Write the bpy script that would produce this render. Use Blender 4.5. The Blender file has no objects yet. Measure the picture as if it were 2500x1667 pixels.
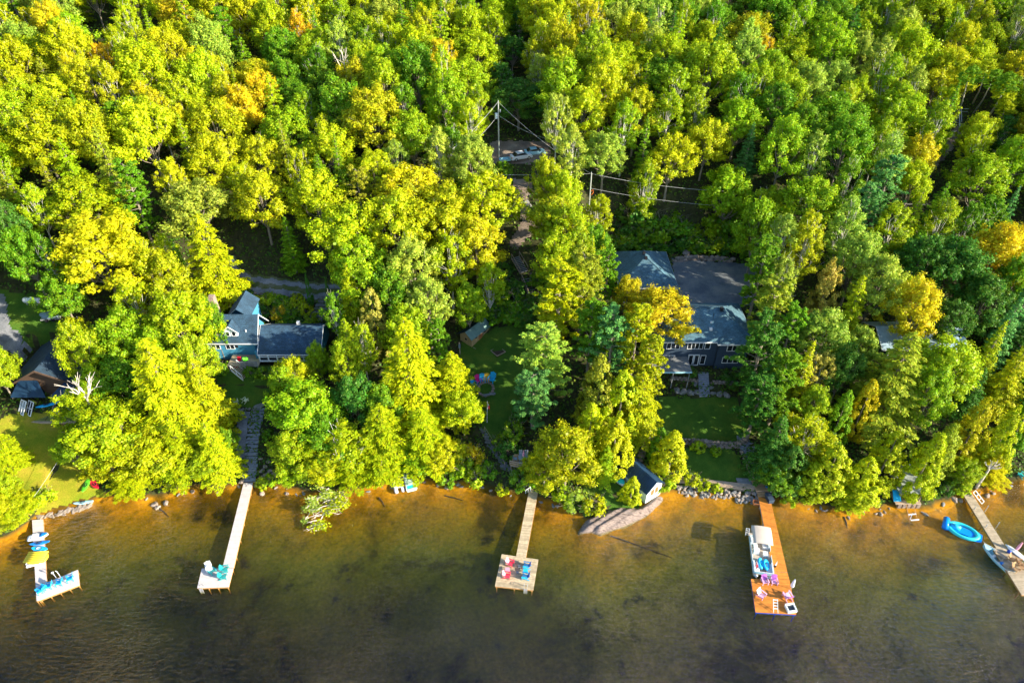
import bpy, bmesh, math, random
import numpy as np
from mathutils import Vector, Matrix
R=math.radians
random.seed(7); rng=np.random.default_rng(11)
C=bpy.context.scene.collection
scn=bpy.context.scene
# ---------------------------------------------------------------- camera
PITCH=R(38); CAMH=80.0; FPX=1667.0
cam_d=bpy.data.cameras.new('camera'); cam=bpy.data.objects.new('camera',cam_d); C.objects.link(cam)
cam.location=(0,0,CAMH); cam.rotation_euler=(R(90)-PITCH,0,0)
cam_d.lens=24; cam_d.sensor_width=36; cam_d.clip_start=1; cam_d.clip_end=3000
scn.camera=cam
# ---------------------------------------------------------------- light
SUN_EL=R(21); SUN_DIR=Vector((0.93,-0.37,0)).normalized()      # horizontal direction towards the sun
w=bpy.data.worlds.new('World'); scn.world=w; w.use_nodes=True
nt=w.node_tree; bg=nt.nodes['Background']
sky=nt.nodes.new('ShaderNodeTexSky'); sky.sky_type='NISHITA'; sky.sun_disc=False
sky.sun_elevation=SUN_EL; sky.sun_rotation=math.atan2(SUN_DIR.x,SUN_DIR.y)
sky.air_density=1.0; sky.dust_density=0.6; sky.ozone_density=2.0
nt.links.new(sky.outputs[0],bg.inputs[0]); bg.inputs[1].default_value=0.13
sd=bpy.data.lights.new('sun','SUN'); sd.energy=5.0; sd.angle=R(0.5); sd.color=(1.0,0.90,0.70)
so=bpy.data.objects.new('sun',sd); C.objects.link(so)
ldir=-Vector((SUN_DIR.x*math.cos(SUN_EL),SUN_DIR.y*math.cos(SUN_EL),math.sin(SUN_EL)))
so.rotation_euler=ldir.to_track_quat('-Z','Y').to_euler(); so.location=(60,-40,90)
vs=scn.view_settings; scn.display_settings.display_device='sRGB'
vs.view_transform='Standard'; vs.look='None'; vs.exposure=1.4; vs.gamma=1; vs.use_curve_mapping=False
try:
    scn.cycles.max_bounces=6; scn.cycles.diffuse_bounces=3; scn.cycles.glossy_bounces=2
    scn.cycles.transmission_bounces=3; scn.cycles.transparent_max_bounces=12; scn.cycles.volume_bounces=0
except Exception: pass

# ---------------------------------------------------------------- geometry of the place
def ray(px,py):
    a=(px-1250)/FPX; b=(833.5-py)/FPX
    c,s=math.cos(PITCH),math.sin(PITCH)
    return (a, c+b*s, -s+b*c)
def P(px,py,z=0.0):
    d=ray(px,py); t=(z-CAMH)/d[2]
    return Vector((d[0]*t,d[1]*t,z))
def PR(p):
    x,y,z=p; z-=CAMH; c,s=math.cos(PITCH),math.sin(PITCH)
    dz=y*c-z*s; u=y*s+z*c
    return (1250+FPX*x/dz, 833.5-FPX*u/dz, dz)
SHORE=[(-600,1420),(-150,1380),(0,1325),(50,1300),(80,1268),(130,1250),(200,1228),(250,1215),(330,1222),(400,1215),(470,1195),(530,1200),(590,1188),
(630,1180),(700,1196),(760,1212),(850,1205),(920,1190),(980,1183),(1010,1176),(1060,1180),(1130,1182),(1200,1193),(1270,1212),(1340,1228),
(1400,1250),(1425,1275),(1470,1278),(1530,1248),(1580,1232),(1620,1208),(1660,1203),(1740,1211),(1830,1219),(1900,1225),(2000,1243),(2080,1258),(2150,1245),
(2200,1238),(2260,1250),(2350,1213),(2400,1203),(2440,1190),(2500,1172),(2650,1140),(2900,1120),(3300,1100)]
_sp=[P(a,b,0) for a,b in SHORE]; _sx=np.array([p.x for p in _sp]); _sy=np.array([p.y for p in _sp])
_o=np.argsort(_sx); _sx=_sx[_o]; _sy=_sy[_o]
PD=[-400,-120,-60,-40,-25,-15,-10,-6,-3,-1,0,1,3,8,15,22,28,35,42,50,62,70,90,120,160,250,500,900]
PZ=[-14,-9,-5,-3.2,-1.75,-.90,-.62,-.42,-.26,-.12,0,.45,.95,1.7,3.7,5.8,7.2,10,12.6,17,22,24.5,28,33,39,52,80,110]
_fd=np.arange(-400,900,.25); _fz=np.interp(_fd,PD,PZ)
_k=np.hanning(9); _k/=_k.sum(); _fz=np.convolve(_fz,_k,'same'); _fz[:10]=-16
_fz2=np.convolve(_fz,np.hanning(41)/np.hanning(41).sum(),'same')
_fz=np.where((_fd>12)&(_fd<850),_fz2,_fz)
PADS=[((18,46),(99,118),10.6,6.0),((22,39.5),(87,97.5),6.4,2.5),((-53,-31),(86.5,96),6.5,2.5),((-80,-67),(81,90),6.0,1.8),((59,74),(86,94),8.0,3)]
def Hn(x,y):
    x=np.asarray(x,float); y=np.asarray(y,float)
    d=y-np.interp(x,_sx,_sy)
    h=np.interp(d,_fd,_fz)
    k=np.clip((d-40)/30,0,1)
    h=h+k*(1.6*np.sin(x*.045+1)*np.cos(y*.04)+.8*np.sin(x*.11+y*.07))
    k2=np.clip((d-3)/6,0,1)*(1-k)
    h=h+k2*(.22*np.sin(x*.31+.5)*np.sin(y*.27)+.12*np.sin(x*.7-y*.5))
    for (x0,x1),(y0,y1),z,f in PADS:
        dx=np.maximum(np.maximum(x0-x,x-x1),0); dy=np.maximum(np.maximum(y0-y,y-y1),0)
        t=np.clip(1-np.sqrt(dx*dx+dy*dy)/f,0,1); t=t*t*(3-2*t)
        h=h*(1-t)+z*t
    return h
def H(x,y): return float(Hn(x,y))
def S(px,py,h=0.0):
    """ground point whose point h metres up is seen at px,py"""
    d=ray(px,py); t=45.0; last=t
    while t<420:
        x,y,z=d[0]*t,d[1]*t,CAMH+d[2]*t
        if z<=H(x,y)+h:
            lo,hi=last,t
            for _ in range(18):
                m=(lo+hi)/2
                if CAMH+d[2]*m<=H(d[0]*m,d[1]*m)+h: hi=m
                else: lo=m
            t=hi; return Vector((d[0]*t,d[1]*t,CAMH+d[2]*t-h))
        last=t; t+=1.0
    return Vector((d[0]*t,d[1]*t,H(d[0]*t,d[1]*t)))
def G(px,py): return S(px,py,0)
def inpoly(x,y,poly):
    c=False; n=len(poly); j=n-1
    for i in range(n):
        xi,yi=poly[i][0],poly[i][1]; xj,yj=poly[j][0],poly[j][1]
        if (yi>y)!=(yj>y) and x<(xj-xi)*(y-yi)/(yj-yi+1e-12)+xi: c=not c
        j=i
    return c

# ---------------------------------------------------------------- materials
def newmat(name):
    m=bpy.data.materials.new(name); m.use_nodes=True
    return m,m.node_tree.nodes,m.node_tree.links,m.node_tree.nodes['Principled BSDF']
def N(nodes,t,**kw):
    n=nodes.new(t)
    for k,v in kw.items():
        if k in n.inputs.keys(): n.inputs[k].default_value=v
        else: setattr(n,k,v)
    return n
def ramp(nodes,stops):
    r=nodes.new('ShaderNodeValToRGB'); e=r.color_ramp.elements
    while len(e)<len(stops): e.new(.5)
    for i,(p,c) in enumerate(stops): e[i].position=p; e[i].color=(*c,1) if len(c)==3 else c
    return r
_mc={}
def mat(name,col,rough=.7,var=.18,scale=3.0,island=0.0,bump=0.0,bscale=30,spec=.3,metal=0.0,stretch=None):
    """plain surface with worn, uneven colour"""
    if name in _mc: return _mc[name]
    m,n,l,b=newmat(name); _mc[name]=m
    tc=N(n,'ShaderNodeTexCoord'); mp=N(n,'ShaderNodeMapping')
    if stretch: mp.inputs['Scale'].default_value=stretch
    l.new(tc.outputs['Object'],mp.inputs[0])
    nz=N(n,'ShaderNodeTexNoise',Scale=scale,Detail=6.0,Roughness=.65); l.new(mp.outputs[0],nz.inputs['Vector'])
    lo=tuple(c*(1-var) for c in col); hi=tuple(min(1,c*(1+var)) for c in col)
    r=ramp(n,[(.3,lo),(.7,hi)]); l.new(nz.outputs[0],r.inputs[0]); out=r.outputs[0]
    if island>0:
        g=N(n,'ShaderNodeNewGeometry'); h=N(n,'ShaderNodeHueSaturation')
        mr=N(n,'ShaderNodeMapRange'); mr.inputs[3].default_value=1-island; mr.inputs[4].default_value=1+island
        l.new(g.outputs['Random Per Island'],mr.inputs[0]); l.new(mr.outputs[0],h.inputs['Value']); l.new(out,h.inputs['Color']); out=h.outputs[0]
    l.new(out,b.inputs['Base Color']); b.inputs['Roughness'].default_value=rough
    b.inputs['Specular IOR Level'].default_value=spec; b.inputs['Metallic'].default_value=metal
    if bump>0:
        n2=N(n,'ShaderNodeTexNoise',Scale=bscale,Detail=4.0); l.new(mp.outputs[0],n2.inputs['Vector'])
        bp=N(n,'ShaderNodeBump',Strength=bump,Distance=.05); l.new(n2.outputs[0],bp.inputs['Height']); l.new(bp.outputs[0],b.inputs['Normal'])
    return m
def shingles(name,col):
    m,n,l,b=newmat(name)
    tc=N(n,'ShaderNodeTexCoord')
    br=N(n,'ShaderNodeTexBrick'); br.inputs['Scale'].default_value=1.0
    br.inputs['Brick Width'].default_value=.42; br.inputs['Row Height'].default_value=.2; br.inputs['Mortar Size'].default_value=.012
    br.inputs['Color1'].default_value=(*[c*.75 for c in col],1); br.inputs['Color2'].default_value=(*[min(1,c*1.2) for c in col],1); br.inputs['Mortar'].default_value=(*[c*.35 for c in col],1)
    l.new(tc.outputs['Object'],br.inputs['Vector'])
    nz=N(n,'ShaderNodeTexNoise',Scale=.5,Detail=4.0); l.new(tc.outputs['Object'],nz.inputs['Vector'])
    n3=N(n,'ShaderNodeTexNoise',Scale=7.0,Detail=4.0); l.new(tc.outputs['Object'],n3.inputs['Vector'])
    mx=N(n,'ShaderNodeMix',data_type='RGBA',blend_type='MULTIPLY'); mx.inputs[0].default_value=1
    r=ramp(n,[(.3,(.7,.7,.7)),(.7,(1.2,1.2,1.2))]); l.new(nz.outputs[0],r.inputs[0])
    l.new(br.outputs[0],mx.inputs[6]); l.new(r.outputs[0],mx.inputs[7])
    mx2=N(n,'ShaderNodeMix',data_type='RGBA',blend_type='MULTIPLY'); mx2.inputs[0].default_value=1
    r2=ramp(n,[(.35,(.75,.75,.75)),(.65,(1.25,1.25,1.25))]); l.new(n3.outputs[0],r2.inputs[0])
    l.new(mx.outputs[2],mx2.inputs[6]); l.new(r2.outputs[0],mx2.inputs[7])
    l.new(mx2.outputs[2],b.inputs['Base Color']); b.inputs['Roughness'].default_value=.85
    bp=N(n,'ShaderNodeBump',Strength=.5,Distance=.03); l.new(br.outputs['Fac'],bp.inputs['Height']); bp.invert=True; l.new(bp.outputs[0],b.inputs['Normal'])
    return m
def leafmat(name,trans=.38,autumn=.25,gloss=.015):
    m,n,l,b=newmat(name); n.remove(b); out=n['Material Output']
    oi=N(n,'ShaderNodeObjectInfo'); g=N(n,'ShaderNodeNewGeometry'); tc=N(n,'ShaderNodeTexCoord')
    h=N(n,'ShaderNodeHueSaturation')
    mr=N(n,'ShaderNodeMapRange'); mr.inputs[3].default_value=.68; mr.inputs[4].default_value=1.32; l.new(g.outputs['Random Per Island'],mr.inputs[0])
    l.new(mr.outputs[0],h.inputs['Value'])
    ml=N(n,'ShaderNodeMath',operation='MULTIPLY'); ml.inputs[1].default_value=7.13; l.new(g.outputs['Random Per Island'],ml.inputs[0])
    fr=N(n,'ShaderNodeMath',operation='FRACT'); l.new(ml.outputs[0],fr.inputs[0])
    mh=N(n,'ShaderNodeMapRange'); mh.inputs[3].default_value=.475; mh.inputs[4].default_value=.525; l.new(fr.outputs[0],mh.inputs[0]); l.new(mh.outputs[0],h.inputs['Hue'])
    # whole sprays that have started to turn
    nz=N(n,'ShaderNodeTexNoise',Scale=.55,Detail=2.0,noise_dimensions='4D'); l.new(tc.outputs['Object'],nz.inputs['Vector']); 
    mw=N(n,'ShaderNodeMath',operation='MULTIPLY'); mw.inputs[1].default_value=37.0; l.new(oi.outputs['Random'],mw.inputs[0]); l.new(mw.outputs[0],nz.inputs['W'])
    rp=ramp(n,[(.58,(0,0,0)),(.74,(autumn,autumn,autumn))]); l.new(nz.outputs[0],rp.inputs[0])
    mx=N(n,'ShaderNodeMix',data_type='RGBA'); l.new(rp.outputs[0],mx.inputs[0]); l.new(oi.outputs['Color'],mx.inputs[6]); mx.inputs[7].default_value=(.58,.46,.02,1)
    rp2=ramp(n,[(.30,(autumn*1.6,)*3),(.45,(0,0,0))]); l.new(nz.outputs[0],rp2.inputs[0])
    mg=N(n,'ShaderNodeMix',data_type='RGBA'); l.new(rp2.outputs[0],mg.inputs[0]); l.new(mx.outputs[2],mg.inputs[6]); mg.inputs[7].default_value=(.12,.27,.02,1)
    l.new(mg.outputs[2],h.inputs['Color'])
    df=N(n,'ShaderNodeBsdfDiffuse'); tr=N(n,'ShaderNodeBsdfTranslucent'); l.new(h.outputs[0],df.inputs[0]); l.new(h.outputs[0],tr.inputs[0])
    ms=N(n,'ShaderNodeMixShader'); ms.inputs[0].default_value=trans; l.new(df.outputs[0],ms.inputs[1]); l.new(tr.outputs[0],ms.inputs[2])
    gl=N(n,'ShaderNodeBsdfGlossy'); gl.inputs['Roughness'].default_value=.45; gl.inputs[0].default_value=(.8,.8,.8,1)
    m2=N(n,'ShaderNodeMixShader'); m2.inputs[0].default_value=gloss; l.new(ms.outputs[0],m2.inputs[1]); l.new(gl.outputs[0],m2.inputs[2])
    l.new(m2.outputs[0],out.inputs[0]); return m
LEAF=leafmat('leaves'); NEEDLE=leafmat('needles',trans=.25,autumn=.12)
def metalroof(name,col,rough=.35):
    m=mat(name,col,rough=rough,var=.25,scale=.8,spec=.5,metal=.3); return m
M_bark=mat('bark',(.26,.22,.17),.9,.4,6,bump=.6,bscale=12,stretch=(4,4,1))
M_birch=mat('birch_bark',(.72,.68,.60),.8,.25,5,stretch=(1,1,4))
M_deadwood=mat('bare_wood',(.62,.55,.48),.8,.2,4)
M_white=mat('white_paint',(.72,.74,.76),.5,.08); M_dockwhite=mat('pale_dock_boards',(.60,.54,.52),.75,.10,1.5,island=.06)
M_dockgrey=mat('weathered_boards',(.50,.40,.26),.85,.28,2.0,island=.22,stretch=(1,1,1))
M_dockorange=mat('stained_cedar_boards',(.60,.22,.035),.55,.20,2.0,island=.16)
M_dockold=mat('old_grey_boards',(.42,.34,.24),.85,.22,2,island=.18)
M_frame=mat('dock_frame',(.42,.22,.08),.8,.2)
M_landing=mat('tan_boards',(.42,.26,.13),.8,.2,2,island=.18)
M_steel=mat('galvanised_steel',(.55,.57,.58),.4,.1,metal=.6); M_black=mat('black_plastic',(.02,.02,.025),.5,.2)
M_glass=mat('dark_window_glass',(.015,.02,.03),.08,.1,spec=.8); M_screen=mat('porch_screen',(.02,.03,.045),.6,.2)
M_roofnavy=shingles('navy_shingles',(.03,.075,.13)); M_roofblue=shingles('slate_shingles',(.075,.165,.22)); M_roofdark=shingles('dark_shingles',(.02,.045,.075))
M_shadow=mat('soffit',(.05,.045,.05),.8)
M_wallblue=mat('sky_blue_siding',(.06,.26,.42),.7,.12,2,bump=.3,bscale=3,stretch=(.1,.1,8))
M_wallnavy=mat('navy_siding',(.035,.058,.095),.7,.12,2,bump=.4,bscale=3,stretch=(.1,.1,8))
M_wallpale=mat('pale_siding',(.66,.74,.78),.6,.1,2,bump=.3,bscale=3,stretch=(8,8,.1))
M_log=mat('log_wall',(.10,.06,.04),.8,.3,2,stretch=(.2,.2,4)); M_stainedpost=mat('stained_post',(.38,.15,.06),.7,.2)
M_shedwood=mat('shed_boards',(.42,.30,.15),.85,.3,2,stretch=(5,5,.3)); M_shedroof=metalroof('shed_metal_roof',(.16,.27,.25),.5)
M_metalblue=metalroof('blue_metal_roof',(.015,.05,.11),.5); M_metalpale=metalroof('pale_metal_roof',(.36,.50,.62),.45)
M_stone=mat('grey_stone',(.17,.168,.165),.85,.35,2.5,island=.3,bump=.5,bscale=8); M_stonetan=mat('warm_stone',(.25,.20,.165),.85,.35,2.5,island=.28,bump=.5,bscale=8)
M_step=mat('blue_grey_flagstone',(.26,.28,.33),.85,.3,2.5,island=.25,bump=.4,bscale=7)
M_brick=mat('chimney_stone',(.33,.24,.20),.9,.4,3,bump=.5,bscale=6); M_mulch=mat('mulch',(.07,.045,.03),.95,.3,4)
M_timber=mat('weathered_timber',(.40,.30,.22),.85,.25,2,island=.15,stretch=(1,1,3)); M_greywood=mat('grey_timber',(.20,.21,.22),.85,.25,2,island=.2)
M_rope=mat('rope',(.6,.55,.4),.9); M_wire=mat('cable',(.5,.5,.5),.5); M_polewood=mat('pole_wood',(.38,.40,.36),.85,.2,3,stretch=(4,4,.4))
def paint(name,col,rough=.45): return mat(name,col,rough,.07,2)
M_red=paint('red_plastic',(.72,.02,.05)); M_pinkred=paint('crimson_paint',(.75,.04,.10)); M_pink=paint('pink_paint',(.80,.33,.42)); M_magenta=paint('magenta_paint',(.85,.02,.25))
M_blue=paint('blue_plastic',(.01,.20,.62)); M_azure=paint('azure_plastic',(.02,.45,.80)); M_navyblue=paint('navy_plastic',(.01,.06,.38)); M_teal=paint('teal_paint',(.02,.36,.36))
M_yellow=paint('yellow_vinyl',(.90,.66,.04)); M_gold=paint('golden_paint',(.85,.48,.03)); M_purple=paint('purple_paint',(.42,.13,.50)); M_lilac=paint('lilac_paint',(.72,.42,.62)); M_cream=paint('cream_paint',(.75,.80,.55))
M_green=paint('lime_plastic',(.12,.62,.03)); M_aqua=paint('aqua_vinyl',(.03,.58,.62)); M_skyboat=paint('light_blue_hull',(.35,.62,.72)); M_beige=paint('beige_canvas',(.58,.50,.42),.85); M_mint=paint('mint_hull',(.50,.66,.56)); M_bluevinyl=paint('blue_vinyl',(.0,.22,.80),.3)
M_greymetal=paint('grey_painted_metal',(.25,.30,.33)); M_orange=paint('orange_plastic',(.8,.2,.04))

# ---------------------------------------------------------------- mesh builder
class MB:
    def __init__(s): s.v=[]; s.f=[]
    def add(s,vs,fs):
        o=len(s.v); s.v+= [tuple(v) for v in vs]; s.f+=[tuple(o+i for i in f) for f in fs]; return s
    def hexa(s,b,t):   # 4 bottom, 4 top points
        return s.add(list(b)+list(t),[(3,2,1,0),(4,5,6,7),(0,1,5,4),(1,2,6,5),(2,3,7,6),(3,0,4,7)])
    def box(s,x0,x1,y0,y1,z0,z1):
        return s.hexa([(x0,y0,z0),(x1,y0,z0),(x1,y1,z0),(x0,y1,z0)],[(x0,y0,z1),(x1,y0,z1),(x1,y1,z1),(x0,y1,z1)])
    def beam(s,p,q,w,h=None,up=(0,0,1)):
        h=w if h is None else h; p=Vector(p); q=Vector(q); d=(q-p).normalized(); u=Vector(up)
        a=d.cross(u)
        if a.length<1e-3: a=d.cross(Vector((0,1,0)))
        a.normalize(); b=a.cross(d).normalized(); a*=w/2; b*=h/2
        return s.hexa([p-a-b,p+a-b,q+a-b,q-a-b],[p-a+b,p+a+b,q+a+b,q-a+b])
    def prism(s,poly,z0,z1):
        n=len(poly); b=[(p[0],p[1],z0) for p in poly]; t=[(p[0],p[1],z1) for p in poly]
        ar=sum(poly[i][0]*poly[(i+1)%n][1]-poly[(i+1)%n][0]*poly[i][1] for i in range(n))
        if ar<0: b.reverse(); t.reverse()
        return s.add(b+t,[tuple(range(n-1,-1,-1)),tuple(range(n,2*n))]+[(i,(i+1)%n,n+(i+1)%n,n+i) for i in range(n)])
    def slab(s,pts,th):   # pts ccw seen from above
        return s.hexa([Vector(p)-Vector((0,0,th)) for p in pts],pts)
    def tube(s,pts,rad,n=8,cap=True):
        pts=[Vector(p) for p in pts]; m=len(pts)
        if not hasattr(rad,'__len__'): rad=[rad]*m
        vs=[];fs=[]; ref=Vector((.13,.2,1)).normalized()
        for i,p in enumerate(pts):
            d=(pts[min(i+1,m-1)]-pts[max(i-1,0)]).normalized()
            a=d.cross(ref)
            if a.length<.05: a=d.cross(Vector((1,0,0)))
            a.normalize(); b=d.cross(a)
            for k in range(n):
                t=2*math.pi*k/n; vs.append(p+(a*math.cos(t)+b*math.sin(t))*rad[i])
        for i in range(m-1):
            for k in range(n): fs.append((i*n+k,i*n+(k+1)%n,(i+1)*n+(k+1)%n,(i+1)*n+k))
        if cap: fs+= [tuple(range(n-1,-1,-1)),tuple((m-1)*n+k for k in range(n))]
        return s.add(vs,fs)
    def loft(s,rings,cap=True):
        n=len(rings[0]); vs=[v for r in rings for v in r]; fs=[]
        for i in range(len(rings)-1):
            for k in range(n): fs.append((i*n+k,i*n+(k+1)%n,(i+1)*n+(k+1)%n,(i+1)*n+k))
        if cap: fs+=[tuple(range(n-1,-1,-1)),tuple((len(rings)-1)*n+k for k in range(n))]
        return s.add(vs,fs)
    def torus(s,c,R0,r,n=24,m=10,sx=1,sy=1):
        vs=[];fs=[]
        for i in range(n):
            a=2*math.pi*i/n
            for j in range(m):
                b=2*math.pi*j/m; q=R0+r*math.cos(b)
                vs.append((c[0]+math.cos(a)*q*sx,c[1]+math.sin(a)*q*sy,c[2]+r*math.sin(b)))
        for i in range(n):
            for j in range(m): fs.append((i*m+j,((i+1)%n)*m+j,((i+1)%n)*m+(j+1)%m,i*m+(j+1)%m))
        return s.add(vs,fs)
    def blob(s,c,r,rn,sub=2,jit=.18):
        bm=bmesh.new(); bmesh.ops.create_icosphere(bm,subdivisions=sub,radius=1.0)
        ph=[rn.uniform(0,6) for _ in range(6)]
        vs=[]
        for v in bm.verts:
            q=v.co; k=1+jit*(math.sin(q.x*2.7+ph[0])*math.sin(q.y*3.1+ph[1])+.6*math.sin(q.z*4+q.x*3+ph[2]))+rn.uniform(-jit,jit)*.3
            vs.append((c[0]+q.x*r[0]*k,c[1]+q.y*r[1]*k,c[2]+q.z*r[2]*k))
        fs=[tuple(v.index for v in f.verts) for f in bm.faces]; bm.free()
        return s.add(vs,fs)
    def mesh(s,name,m,off=None,smooth=False,bevel=0):
        me=bpy.data.meshes.new(name)
        vs=s.v if off is None else [(v[0]-off[0],v[1]-off[1],v[2]-off[2]) for v in s.v]
        me.from_pydata(vs,[],s.f); me.materials.append(m)
        if smooth: me.polygons.foreach_set('use_smooth',[True]*len(me.polygons))
        me.update(); return me
    def build(s,name,m,parent=None,world=False,smooth=False):
        off=parent.location if (world and parent is not None) else None
        if parent is not None and world and parent.parent is not None: off=parent.parent.location+parent.location if parent.type!='EMPTY' else off
        me=s.mesh(name,m,off,smooth); o=bpy.data.objects.new(name,me); C.objects.link(o)
        if parent is not None: o.parent=parent
        return o
def T(name,label,cat,loc=(0,0,0),rz=0,group=None):
    o=bpy.data.objects.new(name,None); C.objects.link(o); o.location=loc; o.rotation_euler=(0,0,rz); o.empty_display_size=.3
    o['label']=label; o['category']=cat
    if group: o['group']=group
    return o
def tag(o,label,cat,group=None):
    o['label']=label; o['category']=cat
    if group: o['group']=group
    return o
def struct(o,label=None,kind='structure'):
    o['kind']=kind
    if label: o['label']=label
    return o
def dup(root,loc,rz,label,group=None,scale=None,color=None,mats=None):
    r=root.copy(); C.objects.link(r); r.location=loc; r.rotation_euler=(0,0,rz); r['label']=label
    if group: r['group']=group
    if scale is not None: r.scale=scale
    def rec(o,p):
        for ch in list(o.children):
            if ch.parent is not o: continue
            c=ch.copy(); C.objects.link(c); c.parent=p
            if color is not None: c.color=color
            rec(ch,c)
    rec(root,r); return r
# ---------------------------------------------------------------- ground, lakebed, water
def seg(a,b,st): return list(np.arange(a,b,st))
xs=np.array(seg(-420,-130,12)+seg(-130,-92,2)+seg(-92,100,.8)+seg(100,140,2)+seg(140,421,12))
ys=np.array(seg(-260,20,10)+seg(20,52,2)+seg(52,122,.8)+seg(122,240,2)+seg(240,800,12))
XX,YY=np.meshgrid(xs,ys); ZZ=Hn(XX,YY)
shd=YY-np.interp(XX,_sx,_sy)
ZZ=ZZ+np.where(np.abs(shd)<30,.05*np.sin(XX*1.9+YY)*np.sin(YY*2.3),0)
ZZ=ZZ+np.where(np.abs(shd)<3,.10*np.sin(XX*1.3)*np.sin(YY*.9+XX*.4)+.06*np.sin(XX*3.1+1)*np.sin(YY*2.7),0)
nv=np.stack([XX.ravel(),YY.ravel(),ZZ.ravel()],1); W_=len(xs); Hh=len(ys)
ii=(np.arange(Hh-1)[:,None]*W_+np.arange(W_-1)[None,:]).ravel()
quads=np.stack([ii,ii+1,ii+1+W_,ii+W_],1)
def npmesh(name,verts,faces,m,smooth=False):
    me=bpy.data.meshes.new(name); k=faces.shape[1]
    me.vertices.add(len(verts)); me.vertices.foreach_set('co',np.ascontiguousarray(verts,dtype=np.float32).ravel())
    me.loops.add(faces.size); me.loops.foreach_set('vertex_index',np.ascontiguousarray(faces,dtype=np.int32).ravel())
    me.polygons.add(len(faces)); me.polygons.foreach_set('loop_start',np.arange(0,faces.size,k,dtype=np.int32)); me.polygons.foreach_set('loop_total',np.full(len(faces),k,dtype=np.int32))
    if smooth: me.polygons.foreach_set('use_smooth',np.ones(len(faces),dtype=bool))
    me.materials.append(m); me.update(calc_edges=True); return me
m,n,l,b=newmat('ground_soil'); M_ground=m
g=N(n,'ShaderNodeNewGeometry'); sx=N(n,'ShaderNodeSeparateXYZ'); l.new(g.outputs['Position'],sx.inputs[0])
nz=N(n,'ShaderNodeTexNoise',Scale=.9,Detail=8.0,Roughness=.7); l.new(g.outputs['Position'],nz.inputs['Vector'])
soil=ramp(n,[(.3,(.028,.032,.014)),(.5,(.05,.05,.022)),(.7,(.09,.10,.03))]); l.new(nz.outputs[0],soil.inputs[0])
nw=N(n,'ShaderNodeTexNoise',Scale=.20,Detail=8.0,Roughness=.62,Distortion=.05); l.new(g.outputs['Position'],nw.inputs['Vector'])
bed=ramp(n,[(.33,(.12,.065,.010)),(.40,(.38,.17,.007)),(.52,(.47,.21,.007)),(.75,(.54,.25,.009))]); l.new(nw.outputs[0],bed.inputs[0])
# fine mottling of the lakebed
nf=N(n,'ShaderNodeTexNoise',Scale=2.2,Detail=6.0,Roughness=.7); l.new(g.outputs['Position'],nf.inputs['Vector'])
rf=ramp(n,[(.3,(.6,.6,.6)),(.7,(1.35,1.35,1.35))]); l.new(nf.outputs[0],rf.inputs[0])
nwd=N(n,'ShaderNodeTexNoise',Scale=.085,Detail=7.0,Roughness=.62,Distortion=.3); l.new(g.outputs['Position'],nwd.inputs['Vector'])
rwd=ramp(n,[(.36,(.22,.26,.25)),(.43,(.7,.72,.7)),(.48,(1,1,1))]); l.new(nwd.outputs[0],rwd.inputs[0])
mwd=N(n,'ShaderNodeMix',data_type='RGBA',blend_type='MULTIPLY'); mwd.inputs[0].default_value=1; l.new(rf.outputs[0],mwd.inputs[6]); l.new(rwd.outputs[0],mwd.inputs[7])
mb_=N(n,'ShaderNodeMix',data_type='RGBA',blend_type='MULTIPLY'); mb_.inputs[0].default_value=1; l.new(bed.outputs[0],mb_.inputs[6]); l.new(mwd.outputs[2],mb_.inputs[7])
add=N(n,'ShaderNodeMath',operation='MULTIPLY_ADD'); l.new(nf.outputs[0],add.inputs[0]); add.inputs[1].default_value=.35; l.new(sx.outputs['Z'],add.inputs[2])
mr=N(n,'ShaderNodeMapRange'); mr.inputs[1].default_value=.22; mr.inputs[2].default_value=.52; l.new(add.outputs[0],mr.inputs[0])
silt=N(n,'ShaderNodeMapRange'); silt.inputs[1].default_value=.0; silt.inputs[2].default_value=-.55; l.new(add.outputs[0],silt.inputs[0])
silt2=ramp(n,[(.33,(.05,.07,.025)),(.40,(.19,.22,.018)),(.55,(.26,.29,.02)),(.75,(.31,.34,.03))]); l.new(nw.outputs[0],silt2.inputs[0])
ms_=N(n,'ShaderNodeMix',data_type='RGBA'); l.new(silt.outputs[0],ms_.inputs[0]); l.new(mb_.outputs[2],ms_.inputs[6]); ms2=N(n,'ShaderNodeMix',data_type='RGBA',blend_type='MULTIPLY'); ms2.inputs[0].default_value=1; l.new(silt2.outputs[0],ms2.inputs[6]); l.new(mwd.outputs[2],ms2.inputs[7]); l.new(ms2.outputs[2],ms_.inputs[7])
mx=N(n,'ShaderNodeMix',data_type='RGBA'); l.new(mr.outputs[0],mx.inputs[0]); l.new(ms_.outputs[2],mx.inputs[6]); l.new(soil.outputs[0],mx.inputs[7])
l.new(mx.outputs[2],b.inputs['Base Color']); b.inputs['Roughness'].default_value=.95; b.inputs['Specular IOR Level'].default_value=.1
bp=N(n,'ShaderNodeBump',Strength=.6,Distance=.12); l.new(nf.outputs[0],bp.inputs['Height']); l.new(bp.outputs[0],b.inputs['Normal'])
ground=bpy.data.objects.new('ground',npmesh('ground',nv,quads,M_ground,True)); C.objects.link(ground); struct(ground,'wooded hillside ground sloping down to the lake and its amber bed')
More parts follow.
